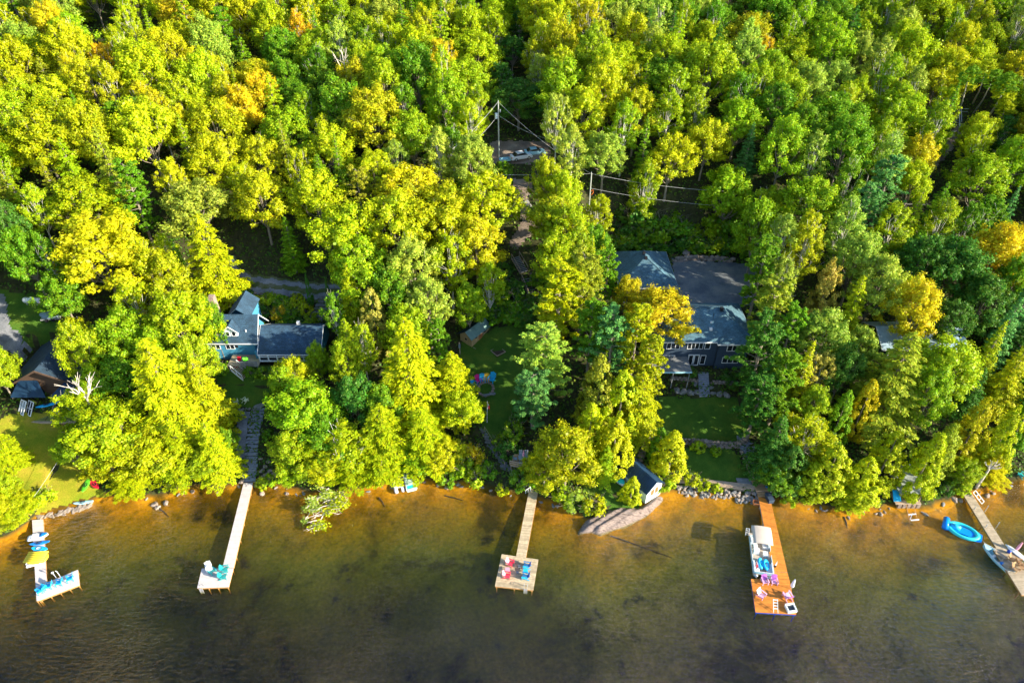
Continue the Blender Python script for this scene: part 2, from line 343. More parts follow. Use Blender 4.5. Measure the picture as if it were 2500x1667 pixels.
# water: a closed body of tea-coloured water
m,n,l,b=newmat('lake_water'); n.remove(b); out=n['Material Output']; M_water=m
tc=N(n,'ShaderNodeNewGeometry'); mp=N(n,'ShaderNodeMapping'); mp.inputs['Rotation'].default_value=(0,0,R(28)); mp.inputs['Scale'].default_value=(.55,1.5,1); l.new(tc.outputs['Position'],mp.inputs[0])
n1=N(n,'ShaderNodeTexNoise',Scale=1.9,Detail=5.0,Roughness=.62,Distortion=.6); l.new(mp.outputs[0],n1.inputs['Vector'])
n2=N(n,'ShaderNodeTexNoise',Scale=.09,Detail=3.0); l.new(tc.outputs['Position'],n2.inputs['Vector'])
r2=ramp(n,[(.35,(.55,.55,.55)),(.65,(1,1,1))]); l.new(n2.outputs[0],r2.inputs[0])
bp=N(n,'ShaderNodeBump',Distance=.5); bp.inputs['Strength'].default_value=1.0
ms=N(n,'ShaderNodeMath',operation='MULTIPLY'); l.new(r2.outputs[0],ms.inputs[0]); l.new(n1.outputs[0],ms.inputs[1]); l.new(ms.outputs[0],bp.inputs['Height'])
fr=N(n,'ShaderNodeFresnel'); fr.inputs[0].default_value=1.42; l.new(bp.outputs[0],fr.inputs['Normal'])
tr=N(n,'ShaderNodeBsdfTransparent'); gl=N(n,'ShaderNodeBsdfGlossy'); gl.inputs['Roughness'].default_value=.06; l.new(bp.outputs[0],gl.inputs['Normal'])
bf=N(n,'ShaderNodeMath',operation='SUBTRACT'); bf.inputs[0].default_value=1; l.new(tc.outputs['Backfacing'],bf.inputs[1]); fm_=N(n,'ShaderNodeMath',operation='MULTIPLY'); l.new(bf.outputs[0],fm_.inputs[0]); l.new(fr.outputs[0],fm_.inputs[1])
mx=N(n,'ShaderNodeMixShader'); l.new(fm_.outputs[0],mx.inputs[0]); l.new(tr.outputs[0],mx.inputs[1]); l.new(gl.outputs[0],mx.inputs[2]); l.new(mx.outputs[0],out.inputs[0])
va=N(n,'ShaderNodeVolumeAbsorption'); va.inputs['Color'].default_value=(.62,.62,0,1); va.inputs['Density'].default_value=1.85; l.new(va.outputs[0],out.inputs['Volume'])
wb=MB().box(-400,400,-250,130,-30,0.0).build('lake_water',M_water); struct(wb,'dark amber lake water rippling in front of the shore')

def lawnmat(name,c0,c1,c2):
    m,n,l,b=newmat(name); tc=N(n,'ShaderNodeTexCoord')
    n1=N(n,'ShaderNodeTexNoise',Scale=.35,Detail=5.0,Roughness=.65); n2=N(n,'ShaderNodeTexNoise',Scale=9.0,Detail=5.0,Roughness=.8)
    l.new(tc.outputs['Object'],n1.inputs[0]); l.new(tc.outputs['Object'],n2.inputs[0])
    r1=ramp(n,[(.35,c0),(.5,c1),(.66,c2)]); l.new(n1.outputs[0],r1.inputs[0])
    r2=ramp(n,[(.3,(.5,.5,.5)),(.7,(1.45,1.45,1.45))]); l.new(n2.outputs[0],r2.inputs[0])
    mx=N(n,'ShaderNodeMix',data_type='RGBA',blend_type='MULTIPLY'); mx.inputs[0].default_value=1; l.new(r1.outputs[0],mx.inputs[6]); l.new(r2.outputs[0],mx.inputs[7])
    l.new(mx.outputs[2],b.inputs['Base Color']); b.inputs['Roughness'].default_value=.95; b.inputs['Specular IOR Level'].default_value=.1
    bp=N(n,'ShaderNodeBump',Strength=1.0,Distance=.12); l.new(n2.outputs[0],bp.inputs['Height']); l.new(bp.outputs[0],b.inputs['Normal']); return m
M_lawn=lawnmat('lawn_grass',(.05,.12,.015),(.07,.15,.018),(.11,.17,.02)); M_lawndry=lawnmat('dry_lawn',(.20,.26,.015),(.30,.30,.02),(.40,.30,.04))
M_gravel=lawnmat('gravel',(.15,.16,.18),(.24,.25,.28),(.34,.34,.36)); M_asph=lawnmat('compacted_gravel',(.12,.14,.17),(.18,.20,.22),(.26,.26,.25)); M_track=lawnmat('grassy_track',(.08,.12,.03),(.12,.14,.05),(.2,.2,.14))
M_dirt=lawnmat('brown_gravel',(.20,.15,.12),(.26,.20,.16),(.33,.27,.22)); M_rockface=None
CLEAR=[]
def drape(name,pxs,m,label,off=.07,step=.4,clear=True,world=False):
    pts=[(p.x,p.y) for p in (G(*q) for q in pxs)] if not world else pxs
    if clear: CLEAR.append(pts)
    x0,x1=min(p[0] for p in pts),max(p[0] for p in pts); y0,y1=min(p[1] for p in pts),max(p[1] for p in pts)
    gx=np.arange(x0-step,x1+step*2,step); gy=np.arange(y0-step,y1+step*2,step)
    X,Y=np.meshgrid(gx,gy); Z=Hn(X,Y)+off; wv=len(gx); vs=np.stack([X.ravel(),Y.ravel(),Z.ravel()],1)
    fs=[]
    for j in range(len(gy)-1):
        for i in range(wv-1):
            if inpoly(gx[i]+step/2+.15*math.sin(gy[j]*3+gx[i]),gy[j]+step/2+.15*math.sin(gx[i]*2.6),pts): a=j*wv+i; fs.append((a,a+1,a+1+wv,a+wv))
    fs=np.array(fs); used=np.unique(fs); re=np.full(len(vs),-1); re[used]=np.arange(len(used))
    o=bpy.data.objects.new(name,npmesh(name,vs[used],re[fs],m,True)); C.objects.link(o); struct(o,label); return o
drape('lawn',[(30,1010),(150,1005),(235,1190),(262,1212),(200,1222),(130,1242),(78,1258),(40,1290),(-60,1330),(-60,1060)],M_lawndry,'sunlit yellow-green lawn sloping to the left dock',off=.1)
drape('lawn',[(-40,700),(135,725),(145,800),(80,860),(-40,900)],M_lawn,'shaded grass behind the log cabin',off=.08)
drape('driveway',[(-60,715),(12,720),(22,790),(72,850),(52,885),(20,860),(-60,820)],M_gravel,'pale gravel drive beside the log cabin',off=.14)
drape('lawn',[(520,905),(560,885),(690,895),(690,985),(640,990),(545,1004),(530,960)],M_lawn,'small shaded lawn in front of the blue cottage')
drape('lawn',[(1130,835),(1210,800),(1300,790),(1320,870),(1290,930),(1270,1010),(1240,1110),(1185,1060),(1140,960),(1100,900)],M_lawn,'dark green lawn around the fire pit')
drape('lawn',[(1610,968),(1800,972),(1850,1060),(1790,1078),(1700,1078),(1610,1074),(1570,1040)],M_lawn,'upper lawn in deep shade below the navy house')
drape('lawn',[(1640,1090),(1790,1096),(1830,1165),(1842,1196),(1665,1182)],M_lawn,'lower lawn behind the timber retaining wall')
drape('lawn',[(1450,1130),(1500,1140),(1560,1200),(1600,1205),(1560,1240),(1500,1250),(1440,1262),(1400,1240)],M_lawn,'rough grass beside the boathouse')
drape('driveway',[(1640,632),(1850,640),(1850,745),(1700,760),(1650,740)],M_asph,'dark gravel parking area behind the navy house')
drape('driveway',[(1240,432),(1300,445),(1285,500),(1310,560),(1262,610),(1240,600),(1275,540),(1255,480)],M_dirt,'brown gravel lane coming down from the road')
drape('driveway',[(1200,345),(1340,345),(1345,400),(1190,402)],M_dirt,'clearing where the white car is parked')
drape('path',[(2345,300),(2365,310),(2330,360),(2270,430),(2235,450),(2240,420),(2290,360)],M_dirt,'narrow brown path climbing to the trestle')
ROADPX=[(548,640),(568,672),(605,694),(680,702),(780,712),(880,722)]
def strip(name,px,w0,w1,m,label,off):
    pts=[G(*q) for q in px]; fine=[]
    for a,b_ in zip(pts[:-1],pts[1:]):
        for k in range(6): fine.append(a.lerp(b_,k/6))
    fine.append(pts[-1]); L=[];Rr=[]
    for i,p in enumerate(fine):
        d=(fine[min(i+1,len(fine)-1)]-fine[max(i-1,0)]); d.z=0; d.normalize(); nrm=Vector((-d.y,d.x,0))
        L.append((p+nrm*w1)[:2]); Rr.append((p+nrm*w0)[:2])
    return drape(name,L+Rr[::-1],m,label,off=off,world=True,step=.2)
strip('road',ROADPX,-2.2,2.0,M_track,'grassy verge and centre of the left gravel lane',.06)
strip('road',ROADPX,-1.7,-.5,M_gravel,'near pale wheel track of the left lane',.12); strip('road',ROADPX,.5,1.5,M_gravel,'far pale wheel track of the left lane',.12)
drape('gravel_bank',[(582,1005),(612,1003),(604,1060),(592,1150),(578,1155),(576,1060)],M_gravel,'grey gravel bank beside the flagstone stairs',off=.1)

# ---------------------------------------------------------------- foliage generators
def quads_from(P0,Nn,L,Wd,rg,dirs=None):
    n=len(P0); Nn=Nn/np.maximum(np.linalg.norm(Nn,axis=1,keepdims=True),1e-6)
    t=rg.normal(size=(n,3)) if dirs is None else dirs
    t=t-(t*Nn).sum(1,keepdims=True)*Nn; t/=np.maximum(np.linalg.norm(t,axis=1,keepdims=True),1e-6)
    b=np.cross(Nn,t); L=L[:,None]; Wd=Wd[:,None]
    v=np.stack([P0-t*L*.5,P0+b*Wd*.5-t*L*.05,P0+t*L*.5,P0-b*Wd*.5+t*L*.08],1).reshape(-1,3)
    return v,np.arange(4*n).reshape(n,4)
def sph(n,rg):
    d=rg.normal(size=(n,3)); return d/np.linalg.norm(d,axis=1,keepdims=True)
def lobes(rg,NL,Rr,Hc,h0,lr,nleaf,ls,zmin=-.35,airy=0,pw=.35):
    d=sph(NL*4,rg); d=d[d[:,2]>zmin][:NL]
    hz_=np.hypot(d[:,0],d[:,1]); ang=np.arctan2(d[:,1],d[:,0]); ph=rg.uniform(0,6,4)
    big=1+.16*np.sin(3*ang+ph[0])+.12*np.sin(5*ang+ph[1]+d[:,2]*4)          # main limbs push out unevenly
    sq=np.where(d[:,2]>0,1-.30*d[:,2],1.0)
    c=d*np.array([Rr*.80,Rr*.80,Hc*.5*.86])*rg.uniform(.66,1.06,(len(d),1)); c[:,:2]*=(big*sq)[:,None]; c[:,2]+=h0
    c=c+rg.normal(size=(len(c),3))*.07*Rr
    rad=rg.uniform(lr[0],lr[1],len(c))*.86
    ci=rg.choice(len(c),nleaf,p=rad**2/np.sum(rad**2)); dd=sph(nleaf,rg)
    out=d[ci%len(d)]; flip=(dd*out).sum(1)<-.25; dd[flip]*=-1
    rr=rad[ci]*np.where(rg.uniform(size=nleaf)<.22,rg.uniform(1.0,1.55,nleaf),rg.uniform(.45,1.08,nleaf))
    ax=out*.8+np.array([0,0,.5]); ax/=np.linalg.norm(ax,axis=1,keepdims=True)
    st=(dd*ax).sum(1,keepdims=True)*ax; p=c[ci]+(dd*.82+st*.55)*rr[:,None]
    nn=dd*.75+np.array([0,0,.30])+rg.normal(size=(nleaf,3))*.42
    s=rg.uniform(ls[0],ls[1],nleaf)*np.clip(np.exp(rg.normal(size=nleaf)*.35),.5,2.0)
    return p,nn,s,c
def trunk_mesh(rg,h,r,targets,white=False,lean=0):
    mb=MB(); pts=[];rad=[]
    for i in range(7):
        t=i/6; pts.append((rg.normal()*.10*t*h*.12+lean*t*h*.1,rg.normal()*.1*t*h*.1,t*h-.4*(i==0))); rad.append(r*(1-.82*t))
    mb.tube(pts,rad,7)
    for c in targets:
        t=rg.uniform(.35,.8); i=int(t*6); base=Vector(pts[i]); c=Vector(c); mid=base.lerp(c,.5)+Vector((0,0,-.15*(c-base).length*.6))
        rb=rad[i]*.6; mb.tube([base,mid,c],[rb,rb*.6,rb*.2],5)
        for q in range(2): e=c+Vector((rg.normal()*.5,rg.normal()*.5,.5+rg.uniform(0,.5))); mb.tube([mid.lerp(c,.7),e],[rb*.3,.012],4)
    return mb
BANK={}
def add_kind(k,crown,trunk,h): BANK.setdefault(k,[]).append((crown,trunk,h))
def broad(k,seed,Rr,Hc,h0,NL,lr,nleaf,ls,bark,r=.22,airy=0,zmin=-.35):
    rg=np.random.default_rng(seed); p,nn,s,c=lobes(rg,NL,Rr,Hc,h0,lr,nleaf,ls,zmin,airy)
    v,f=quads_from(p,nn,s,s*rg.uniform(.6,.95,len(s)),rg)
    cm=npmesh('crown_'+k,v,f,LEAF); tg=c[rg.choice(len(c),min(24,len(c)),replace=False)]
    tm=trunk_mesh(rg,h0+Hc*.15,r,tg).mesh('trunk_'+k,bark); add_kind(k,cm,tm,h0+Hc*.5)
for i in range(5): broad('maple',100+i,4.5,11.5,8.6,130,(.45,1.15),24000,(.15,.31),M_bark,zmin=-.6)
for i in range(3): broad('oak',200+i,4.1,10.5,8.6,160,(.42,.85),21000,(.14,.27),M_bark,zmin=-.55)
for i in range(3): broad('birch',300+i,2.9,11,9.2,110,(.32,.75),13000,(.13,.25),M_birch,r=.15,airy=1,zmin=-.85)
for i in range(2): broad('poplar',350+i,2.7,13.0,9.0,120,(.35,.8),14000,(.14,.27),M_birch,r=.18,zmin=-.85)
for i in range(3): broad('shrub',400+i,1.4,1.9,.8,26,(.35,.6),1500,(.18,.34),M_bark,r=.05,zmin=-.5)
def conifer(k,seed,h,Rb,levels,nb,droop,ls,pw,z0,den,wf=.5,up=.75):
    rg=np.random.default_rng(seed); Pp=[];Nn=[];Ls=[];Ds=[]; br=MB()
    br.tube([(0,0,-.4),(0,0,h*.5),(0,0,h)],[h*.016,h*.010,.02],7)
    for L in range(levels):
        t=L/(levels-1); z=z0+(h-z0)*t; ln0=Rb*(1-t)**pw+.22; nbr=max(3,int(nb*(1-t*.5)))
        a0=rg.uniform(0,6.28)
        for q in range(nbr):
            a=a0+q*2*math.pi/nbr+rg.normal()*.25; ln=ln0*rg.uniform(.6,1.15); zz=z+rg.normal()*.18
            m=max(8,int(den*ln*1.6)); s=rg.uniform(.12,1,m)**.6
            wd=.40*ln*(1.08-s)+.12; lat=rg.uniform(-1,1,m)*wd
            x=np.cos(a)*s*ln-np.sin(a)*lat; y=np.sin(a)*s*ln+np.cos(a)*lat
            zz_=zz+s*ln*.22-droop*(s*ln)**1.5*.16+rg.normal(size=m)*.07
            Pp.append(np.stack([x,y,zz_],1)); 
            dr=np.stack([np.cos(a)-np.sin(a)*np.sign(lat)*.7,np.sin(a)+np.cos(a)*np.sign(lat)*.7,np.full(m,-.30*droop)],1); Ds.append(dr)
            nn=np.stack([np.cos(a)*.35+rg.normal(size=m)*.3,np.sin(a)*.35+rg.normal(size=m)*.3,np.full(m,up)],1); Nn.append(nn)
            Ls.append(rg.uniform(ls[0],ls[1],m))
            if q%2==0 and ln>.6: br.tube([(0,0,zz),(math.cos(a)*ln*.85,math.sin(a)*ln*.85,zz+ln*.12-droop*ln**1.5*.12)],[.05,.012],4)
    Pp=np.concatenate(Pp);Nn=np.concatenate(Nn);Ls=np.concatenate(Ls);Ds=np.concatenate(Ds)
    v,f=quads_from(Pp,Nn,Ls,Ls*wf,rg,Ds)
    add_kind(k,npmesh('crown_'+k,v,f,NEEDLE),br.mesh('trunk_'+k,M_bark),h)
for i in range(3): conifer('hemlock',500+i,17,4.3,34,8,1.0,(.26,.48),.72,1.5,24,.42)
for i in range(2): conifer('spruce',520+i,15,2.4,34,8,.5,(.22,.42),.85,1.0,24,.4)
def cedar(k,seed,h,Rb,nleaf):
    rg=np.random.default_rng(seed); NL=230; ph=rg.uniform(0,6,4)
    t=rg.uniform(0,1,NL)**1.15; a=rg.uniform(0,2*np.pi,NL); prof=(np.clip(t/.12,0,1)**.5)*(1-t)**.6
    r=Rb*prof*(.80+.16*np.sin(a*3+ph[0])+.10*np.sin(a*5+t*7+ph[1])+rg.normal(size=NL)*.09)
    c=np.stack([r*np.cos(a),r*np.sin(a),.3+t*(h-.5)],1); lr=rg.uniform(.25,.55,NL)*(1.1-.5*t)
    ci=rg.choice(NL,nleaf,p=lr**2/np.sum(lr**2)); d=sph(nleaf,rg); out=np.stack([np.cos(a),np.sin(a),np.full(NL,.5)],1)[ci]
    p=c[ci]+(d*.8+out*.35)*lr[ci][:,None]*rg.uniform(.5,1.15,(nleaf,1))*np.array([1,1,1.25])
    nn=out*.6+d*.4+rg.normal(size=(nleaf,3))*.4; dr=out*.6+np.array([0,0,.8])+rg.normal(size=(nleaf,3))*.4
    L=rg.uniform(.15,.32,nleaf); v,f=quads_from(p,nn,L,L*.5,rg,dr)
    add_kind(k,npmesh('crown_'+k,v,f,NEEDLE),MB().tube([(0,0,-.4),(0,0,h*.9)],[.17,.03],7).mesh('trunk_'+k,M_bark),h)
for i in range(3): cedar('cedar',600+i,10,2.5,17000)
def pine(k,seed,h,NLb,Rb,z0=.3):
    rg=np.random.default_rng(seed); br=MB(); br.tube([(0,0,-.4),(.1,0,h*.5),(0,.1,h)],[h*.017,h*.011,.03],7); Pp=[];Nn=[];Ds=[];Ls=[]
    for q in range(NLb):
        t=z0+(1-z0)*(q/NLb)**.9; a=q*2.4+rg.normal()*.4; ln=Rb*(1.12-t)**.6*rg.uniform(.55,1.12)*(.75+.5*(t>.42)); z=t*h
        tip=np.array([math.cos(a)*ln,math.sin(a)*ln,z+ln*.28]); base=np.array([0,0,z])
        br.tube([base,base*.5+tip*.5+np.array([0,0,-.1]),tip],[.07,.04,.015],4)
        for k2 in range(6):
            u=rg.uniform(.42,1.05); c=base*(1-u)+tip*u+rg.normal(size=3)*np.array([.42,.42,.18]); m=75
            d=sph(m,rg); d[:,2]=np.abs(d[:,2])*1.0-.15; rr=rg.uniform(.42,.75)
            Pp.append(c+d*rr*.62*rg.uniform(.5,1,(m,1))); Ds.append(d); Nn.append(rg.normal(size=(m,3))*.5+np.array([0,0,.7])+d*.35); Ls.append(rg.uniform(.28,.5,m))
    Pp=np.concatenate(Pp);Nn=np.concatenate(Nn);Ls=np.concatenate(Ls);Ds=np.concatenate(Ds)
    v,f=quads_from(Pp,Nn,Ls,Ls*.38,rg,Ds); add_kind(k,npmesh('crown_'+k,v,f,NEEDLE),br.mesh('trunk_'+k,M_bark),h)
for i in range(3): pine('pine',700+i,17,46,3.6,.22)
KW={'maple':4.6,'oak':4.2,'birch':3.0,'poplar':2.8,'shrub':1.4,'hemlock':4.3,'spruce':2.4,'cedar':2.5,'pine':3.7}
NAME={'maple':'maple_tree','oak':'oak_tree','birch':'birch_tree','poplar':'poplar_tree','shrub':'shrub','hemlock':'hemlock_tree','spruce':'spruce_tree','cedar':'cedar_tree','pine':'pine_tree'}
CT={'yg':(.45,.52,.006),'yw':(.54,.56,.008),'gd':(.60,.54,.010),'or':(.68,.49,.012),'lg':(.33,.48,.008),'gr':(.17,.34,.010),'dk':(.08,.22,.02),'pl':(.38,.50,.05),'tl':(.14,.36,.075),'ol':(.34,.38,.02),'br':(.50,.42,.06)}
CN={'yg':'yellow-green','yw':'bright yellow','gd':'golden','or':'orange','lg':'lime green','gr':'green','dk':'dark green','pl':'pale green','tl':'bluish green','ol':'olive','br':'brownish'}
TREES=[]
def tree(kind,x,y,h,col,w=None,z=None,tilt=(0,0),rg=random):
    cm,tm,h0=rg.choice(BANK[kind]); sz=h/h0; sxy=sz if w is None else w/(2*KW[kind])
    z=H(x,y) if z is None else z
    t=T(NAME[kind],'',{'shrub':'shrub'}.get(kind,'tree'),(x,y,z-.05),rg.uniform(0,6.28))
    t.scale=(sxy,sxy,sz); t.rotation_euler=(tilt[0],tilt[1],rg.uniform(0,6.28))
    c=bpy.data.objects.new('crown',cm); C.objects.link(c); c.parent=t
    j=[rg.uniform(.88,1.12) for _ in range(3)]; base=CT[col]; c.color=(*[min(1,base[i]*j[0]*(j[1] if i==0 else 1)) for i in range(3)],1)
    q=bpy.data.objects.new('trunk',tm); C.objects.link(q); q.parent=t
    TREES.append(dict(o=t,k=kind,c=col,x=x,y=y,z=z,h=h,w=sxy*2*KW[kind])); return t
def ptree(kind,cx,cy,wpx,h,col,tilt=(0,0)):
    f=.62 if kind in('maple','oak','birch','poplar') else .5
    p=S(cx,cy,h*f); dz=PR((p.x,p.y,p.z+h*f))[2]; rad=wpx*dz/FPX/2
    p.y=max(p.y,float(np.interp(p.x,_sx,_sy))+rad*.66)
    return tree(kind,p.x,p.y,h,col,wpx*dz/FPX,tilt=tilt)
FG=[('maple',30,1222,85,4,'yg'),('maple',62,1255,60,3,'lg'),('maple',-5,1240,90,5,'yg'),('maple',-12,900,100,10,'lg'),('hemlock',-2,1090,110,10,'yg'),('maple',2,1195,80,6,'yg'),('maple',20,1275,110,4,'yg'),('maple',190,855,100,14,'yg'),('maple',240,612,235,17,'yw'),
('maple',60,620,110,13,'gr'),('oak',20,560,120,14,'dk'),('maple',150,720,120,10,'gr'),('maple',395,680,150,15,'yg'),('hemlock',515,640,165,18,'yg'),('birch',350,640,90,14,'yw'),('maple',445,790,170,15,'yg'),('birch',330,740,110,14,'yg'),
('maple',310,830,160,14,'lg'),('maple',300,930,150,11,'gr'),('hemlock',405,960,225,20,'yg'),('hemlock',500,970,140,15,'yg'),('birch',195,1000,120,11,'yg'),('maple',270,1060,190,12,'yg'),
('maple',180,1100,90,8,'lg'),('hemlock',430,1120,160,10,'yg'),('hemlock',518,1110,125,11,'yg'),('maple',250,1165,140,7,'yg'),('maple',350,1150,190,9,'yg'),('maple',480,1180,110,6,'lg'),('hemlock',300,1205,120,5,'yg'),('maple',420,1195,110,5,'lg'),
('maple',470,880,110,13,'lg'),('maple',240,950,110,10,'lg'),('birch',120,640,70,14,'gr'),('shrub',100,1215,60,2.0,'yg'),('maple',550,1080,60,7,'gr'),('maple',390,860,120,13,'lg'),('maple',520,790,70,12,'gr'),
('maple',850,590,190,17,'yg'),('maple',960,560,190,17,'yw'),('maple',1090,540,190,17,'yg'),('maple',1162,600,150,15,'yw'),('maple',880,660,170,16,'lg'),('oak',1010,660,170,17,'pl'),('birch',1100,640,130,16,'yg'),('oak',1180,500,180,16,'yg'),('maple',1000,480,190,16,'yw'),
('oak',1045,745,120,15,'pl'),('maple',950,720,130,15,'gr'),('maple',1145,745,85,11,'lg'),('hemlock',860,740,110,15,'yg'),('cedar',915,790,95,14,'br'),('maple',1000,810,120,13,'lg'),('birch',815,765,60,12,'gr'),
('maple',715,915,105,9,'yw'),('maple',775,880,65,9,'lg'),('oak',850,885,100,13,'yg'),('birch',885,850,80,14,'yg'),('hemlock',1000,910,215,20,'yg'),('hemlock',1105,940,160,13,'yg'),('maple',1130,1000,110,9,'yg'),
('maple',752,1000,195,12,'lg'),('maple',718,1100,125,9,'lg'),('birch',830,1090,160,10,'yg'),('maple',790,1060,140,10,'gr'),('hemlock',930,1090,190,12,'yg'),('hemlock',1030,1090,170,11,'yg'),('maple',1080,1140,110,6,'yg'),('maple',930,990,110,11,'gr'),('maple',870,980,120,12,'dk'),
('maple',720,1165,120,5.5,'lg'),('hemlock',850,1180,160,6,'yg'),('hemlock',930,1165,100,6,'yg'),('maple',1010,1150,110,5,'lg'),('maple',672,985,50,7,'dk'),('maple',690,940,80,10,'lg'),('maple',780,1150,120,7,'yg'),
('maple',1335,440,95,12,'yg'),('maple',1372,470,100,12,'yg'),('maple',1352,540,130,13,'yg'),('oak',1385,560,130,14,'yg'),('maple',1358,630,115,13,'yg'),('maple',1410,620,90,12,'lg'),('maple',1362,700,80,11,'gr'),('maple',1450,600,90,11,'gr'),
('pine',1365,760,160,18,'yg'),('pine',1420,730,130,17,'ol'),('spruce',1442,650,42,12,'yg'),('spruce',1468,640,42,12,'yg'),('pine',1480,690,85,12,'gr'),('spruce',1350,740,70,15,'ol'),
('pine',1330,900,165,15,'pl'),('pine',1300,980,130,11,'tl'),('pine',1490,860,120,16,'tl'),('pine',1548,860,105,18,'yg'),('pine',1585,930,100,16,'yg'),('hemlock',1560,990,140,13,'yg'),('pine',1440,830,110,14,'gr'),
('cedar',1460,960,115,15,'ol'),('cedar',1515,990,130,14,'yg'),('cedar',1500,1085,110,11,'yg'),('cedar',1440,1050,90,11,'yg'),('maple',1385,1120,170,12,'yg'),('maple',1330,1180,120,6,'yg'),('cedar',1640,1105,100,9,'yw'),('cedar',1543,1195,60,5.5,'yg'),('cedar',1610,1085,60,7,'gr'),
('oak',1612,775,200,13,'gd'),('maple',1530,715,75,9,'gd'),('hemlock',1480,1130,80,7,'lg'),('shrub',1405,1250,70,1.8,'pl'),('shrub',1450,1235,60,1.6,'yg'),('shrub',1380,1230,60,2,'lg'),('shrub',1625,1200,50,2.0,'lg'),
('pine',1850,690,110,17,'gr'),('pine',1870,790,120,17,'ol'),('pine',1850,880,130,17,'dk'),('pine',1900,960,120,16,'gr'),('pine',1845,1000,130,13,'dk'),('hemlock',1890,1090,120,12,'dk'),('cedar',1930,1150,110,9,'dk'),('maple',1905,1190,90,5,'gr'),
('maple',1850,560,110,16,'lg'),('poplar',1905,600,90,17,'pl'),('birch',1960,620,110,16,'yg'),('birch',1900,690,90,15,'pl'),('cedar',2010,725,100,15,'br'),('oak',2010,820,140,14,'pl'),('oak',2090,640,140,16,'pl'),('oak',2140,700,140,16,'pl'),('hemlock',2075,770,95,15,'yg'),
('pine',1920,840,100,15,'gr'),('spruce',1955,930,75,15,'yg'),('birch',2000,910,80,12,'br'),('oak',1990,990,90,10,'lg'),('birch',1965,1065,150,10,'yw'),('cedar',2050,1020,70,11,'gr'),('cedar',2105,1000,85,12,'gd'),('maple',2060,900,90,13,'dk'),
('hemlock',2180,930,215,18,'ol'),('maple',2300,905,175,14,'lg'),('maple',2232,755,135,15,'gd'),('maple',2260,960,130,13,'lg'),('cedar',2030,1160,125,10,'yw'),('cedar',2110,1190,110,9,'yg'),('cedar',2165,1120,105,11,'yg'),('hemlock',2100,1245,90,5,'yg'),('cedar',1990,1210,90,7,'yg'),
('cedar',2285,1200,105,13,'yg'),('cedar',2300,1100,85,11,'ol'),('cedar',2375,1050,100,13,'gd'),('cedar',2445,1070,90,13,'yw'),('hemlock',2460,930,110,15,'yg'),('spruce',2405,880,75,15,'yg'),('spruce',2440,830,75,16,'tl'),('spruce',2490,760,85,17,'tl'),('spruce',2500,900,80,15,'gr'),
('hemlock',2430,1165,110,5,'yw'),('maple',2360,1150,80,5,'lg'),('cedar',2490,1040,80,10,'gr'),('maple',2330,660,170,15,'dk'),('maple',2430,620,160,15,'gd'),('oak',2250,640,130,15,'dk'),('maple',2400,740,140,14,'dk'),('oak',2320,790,120,12,'dk'),('maple',2480,690,110,15,'gr'),
('pine',2150,480,110,15,'tl'),('pine',2100,540,90,14,'tl'),('maple',2230,450,90,12,'yg'),('maple',2385,330,100,12,'yg'),('oak',2390,440,150,14,'lg'),('maple',2240,385,100,13,'gd'),
('cedar',1187,405,55,7,'yw'),('cedar',1226,455,11,5.5,'gr'),('cedar',1236,450,11,5.5,'gr'),('cedar',1250,460,11,6,'gr'),('cedar',753,706,17,7,'dk'),('cedar',802,722,15,8,'dk')]
for a in FG: ptree(*a)
# garden shrubs, bank shrubs
SH=[(620,735,40,'gr'),(655,728,40,'lg'),(690,740,45,'gr'),(725,735,40,'yg'),(640,760,40,'dk'),(680,765,40,'or'),(715,765,40,'gr'),(745,755,34,'yg'),(600,720,40,'dk'),(760,780,40,'lg'),(700,780,34,'gr'),
(1130,1150,60,'lg'),(1160,1165,55,'lg'),(1150,1115,60,'gd'),(1190,1150,45,'gr'),(1110,1120,60,'yg'),(1250,1060,60,'gr'),(1240,1100,50,'dk'),(1270,1175,60,'gr'),(1225,1195,30,'yg'),(1275,1010,55,'dk'),(1220,1080,45,'gr'),
(1705,1088,36,'lg'),(1748,1100,28,'lg'),(1690,1170,40,'yg'),(1720,1180,36,'yg'),(1750,1186,30,'yg'),(1215,700,60,'gr'),(1240,740,70,'gr'),(1200,760,60,'dk'),(1260,770,60,'gr'),(1225,660,55,'dk'),(1285,780,50,'dk'),(1180,720,60,'dk'),
(560,1010,40,'dk'),(545,1040,40,'dk'),(560,1070,40,'gr'),(655,1060,36,'gr'),(610,905,30,'gr'),(640,910,34,'gr'),(660,905,30,'dk'),(540,900,36,'gr'),(1600,610,55,'gr'),(1700,600,60,'gr'),(1760,600,50,'lg'),(1820,610,60,'gr'),(1660,600,50,'dk'),(1560,600,50,'gr'),(1520,590,50,'lg'),
(1690,905,30,'dk'),(1780,915,36,'dk'),(1790,940,30,'dk'),(1650,900,30,'dk'),(1905,1130,50,'dk'),(1925,1215,40,'lg'),(2350,1190,40,'lg'),(2330,1175,40,'gr'),(2310,1190,36,'dk'),(640,1178,34,'lg'),(655,1170,34,'lg'),(70,1225,50,'yg'),(30,1240,60,'yg'),(1090,1170,50,'gr'),(2240,410,50,'gr'),(2280,330,50,'gr')]
rs=random.Random(77)
SH+=[(rs.uniform(1485,1850),rs.uniform(535,608),rs.uniform(40,75),rs.choice(['gr','dk','gr','lg'])) for _ in range(34)]+[(rs.uniform(1100,1240),rs.uniform(400,600),50,'gr') for _ in range(6)]+[(rs.uniform(1180,1330),rs.uniform(640,800),55,rs.choice(['gr','dk'])) for _ in range(14)]+[(rs.uniform(590,760),rs.uniform(720,790),32,rs.choice(['gr','dk','yg','lg'])) for _ in range(16)]
for cx,cy,wp,cl in SH:
    p=S(cx,cy,.9); tree('shrub',p.x,p.y,random.uniform(1.3,2.0)*wp/40,cl,wp*PR((p.x,p.y,p.z))[2]/FPX)
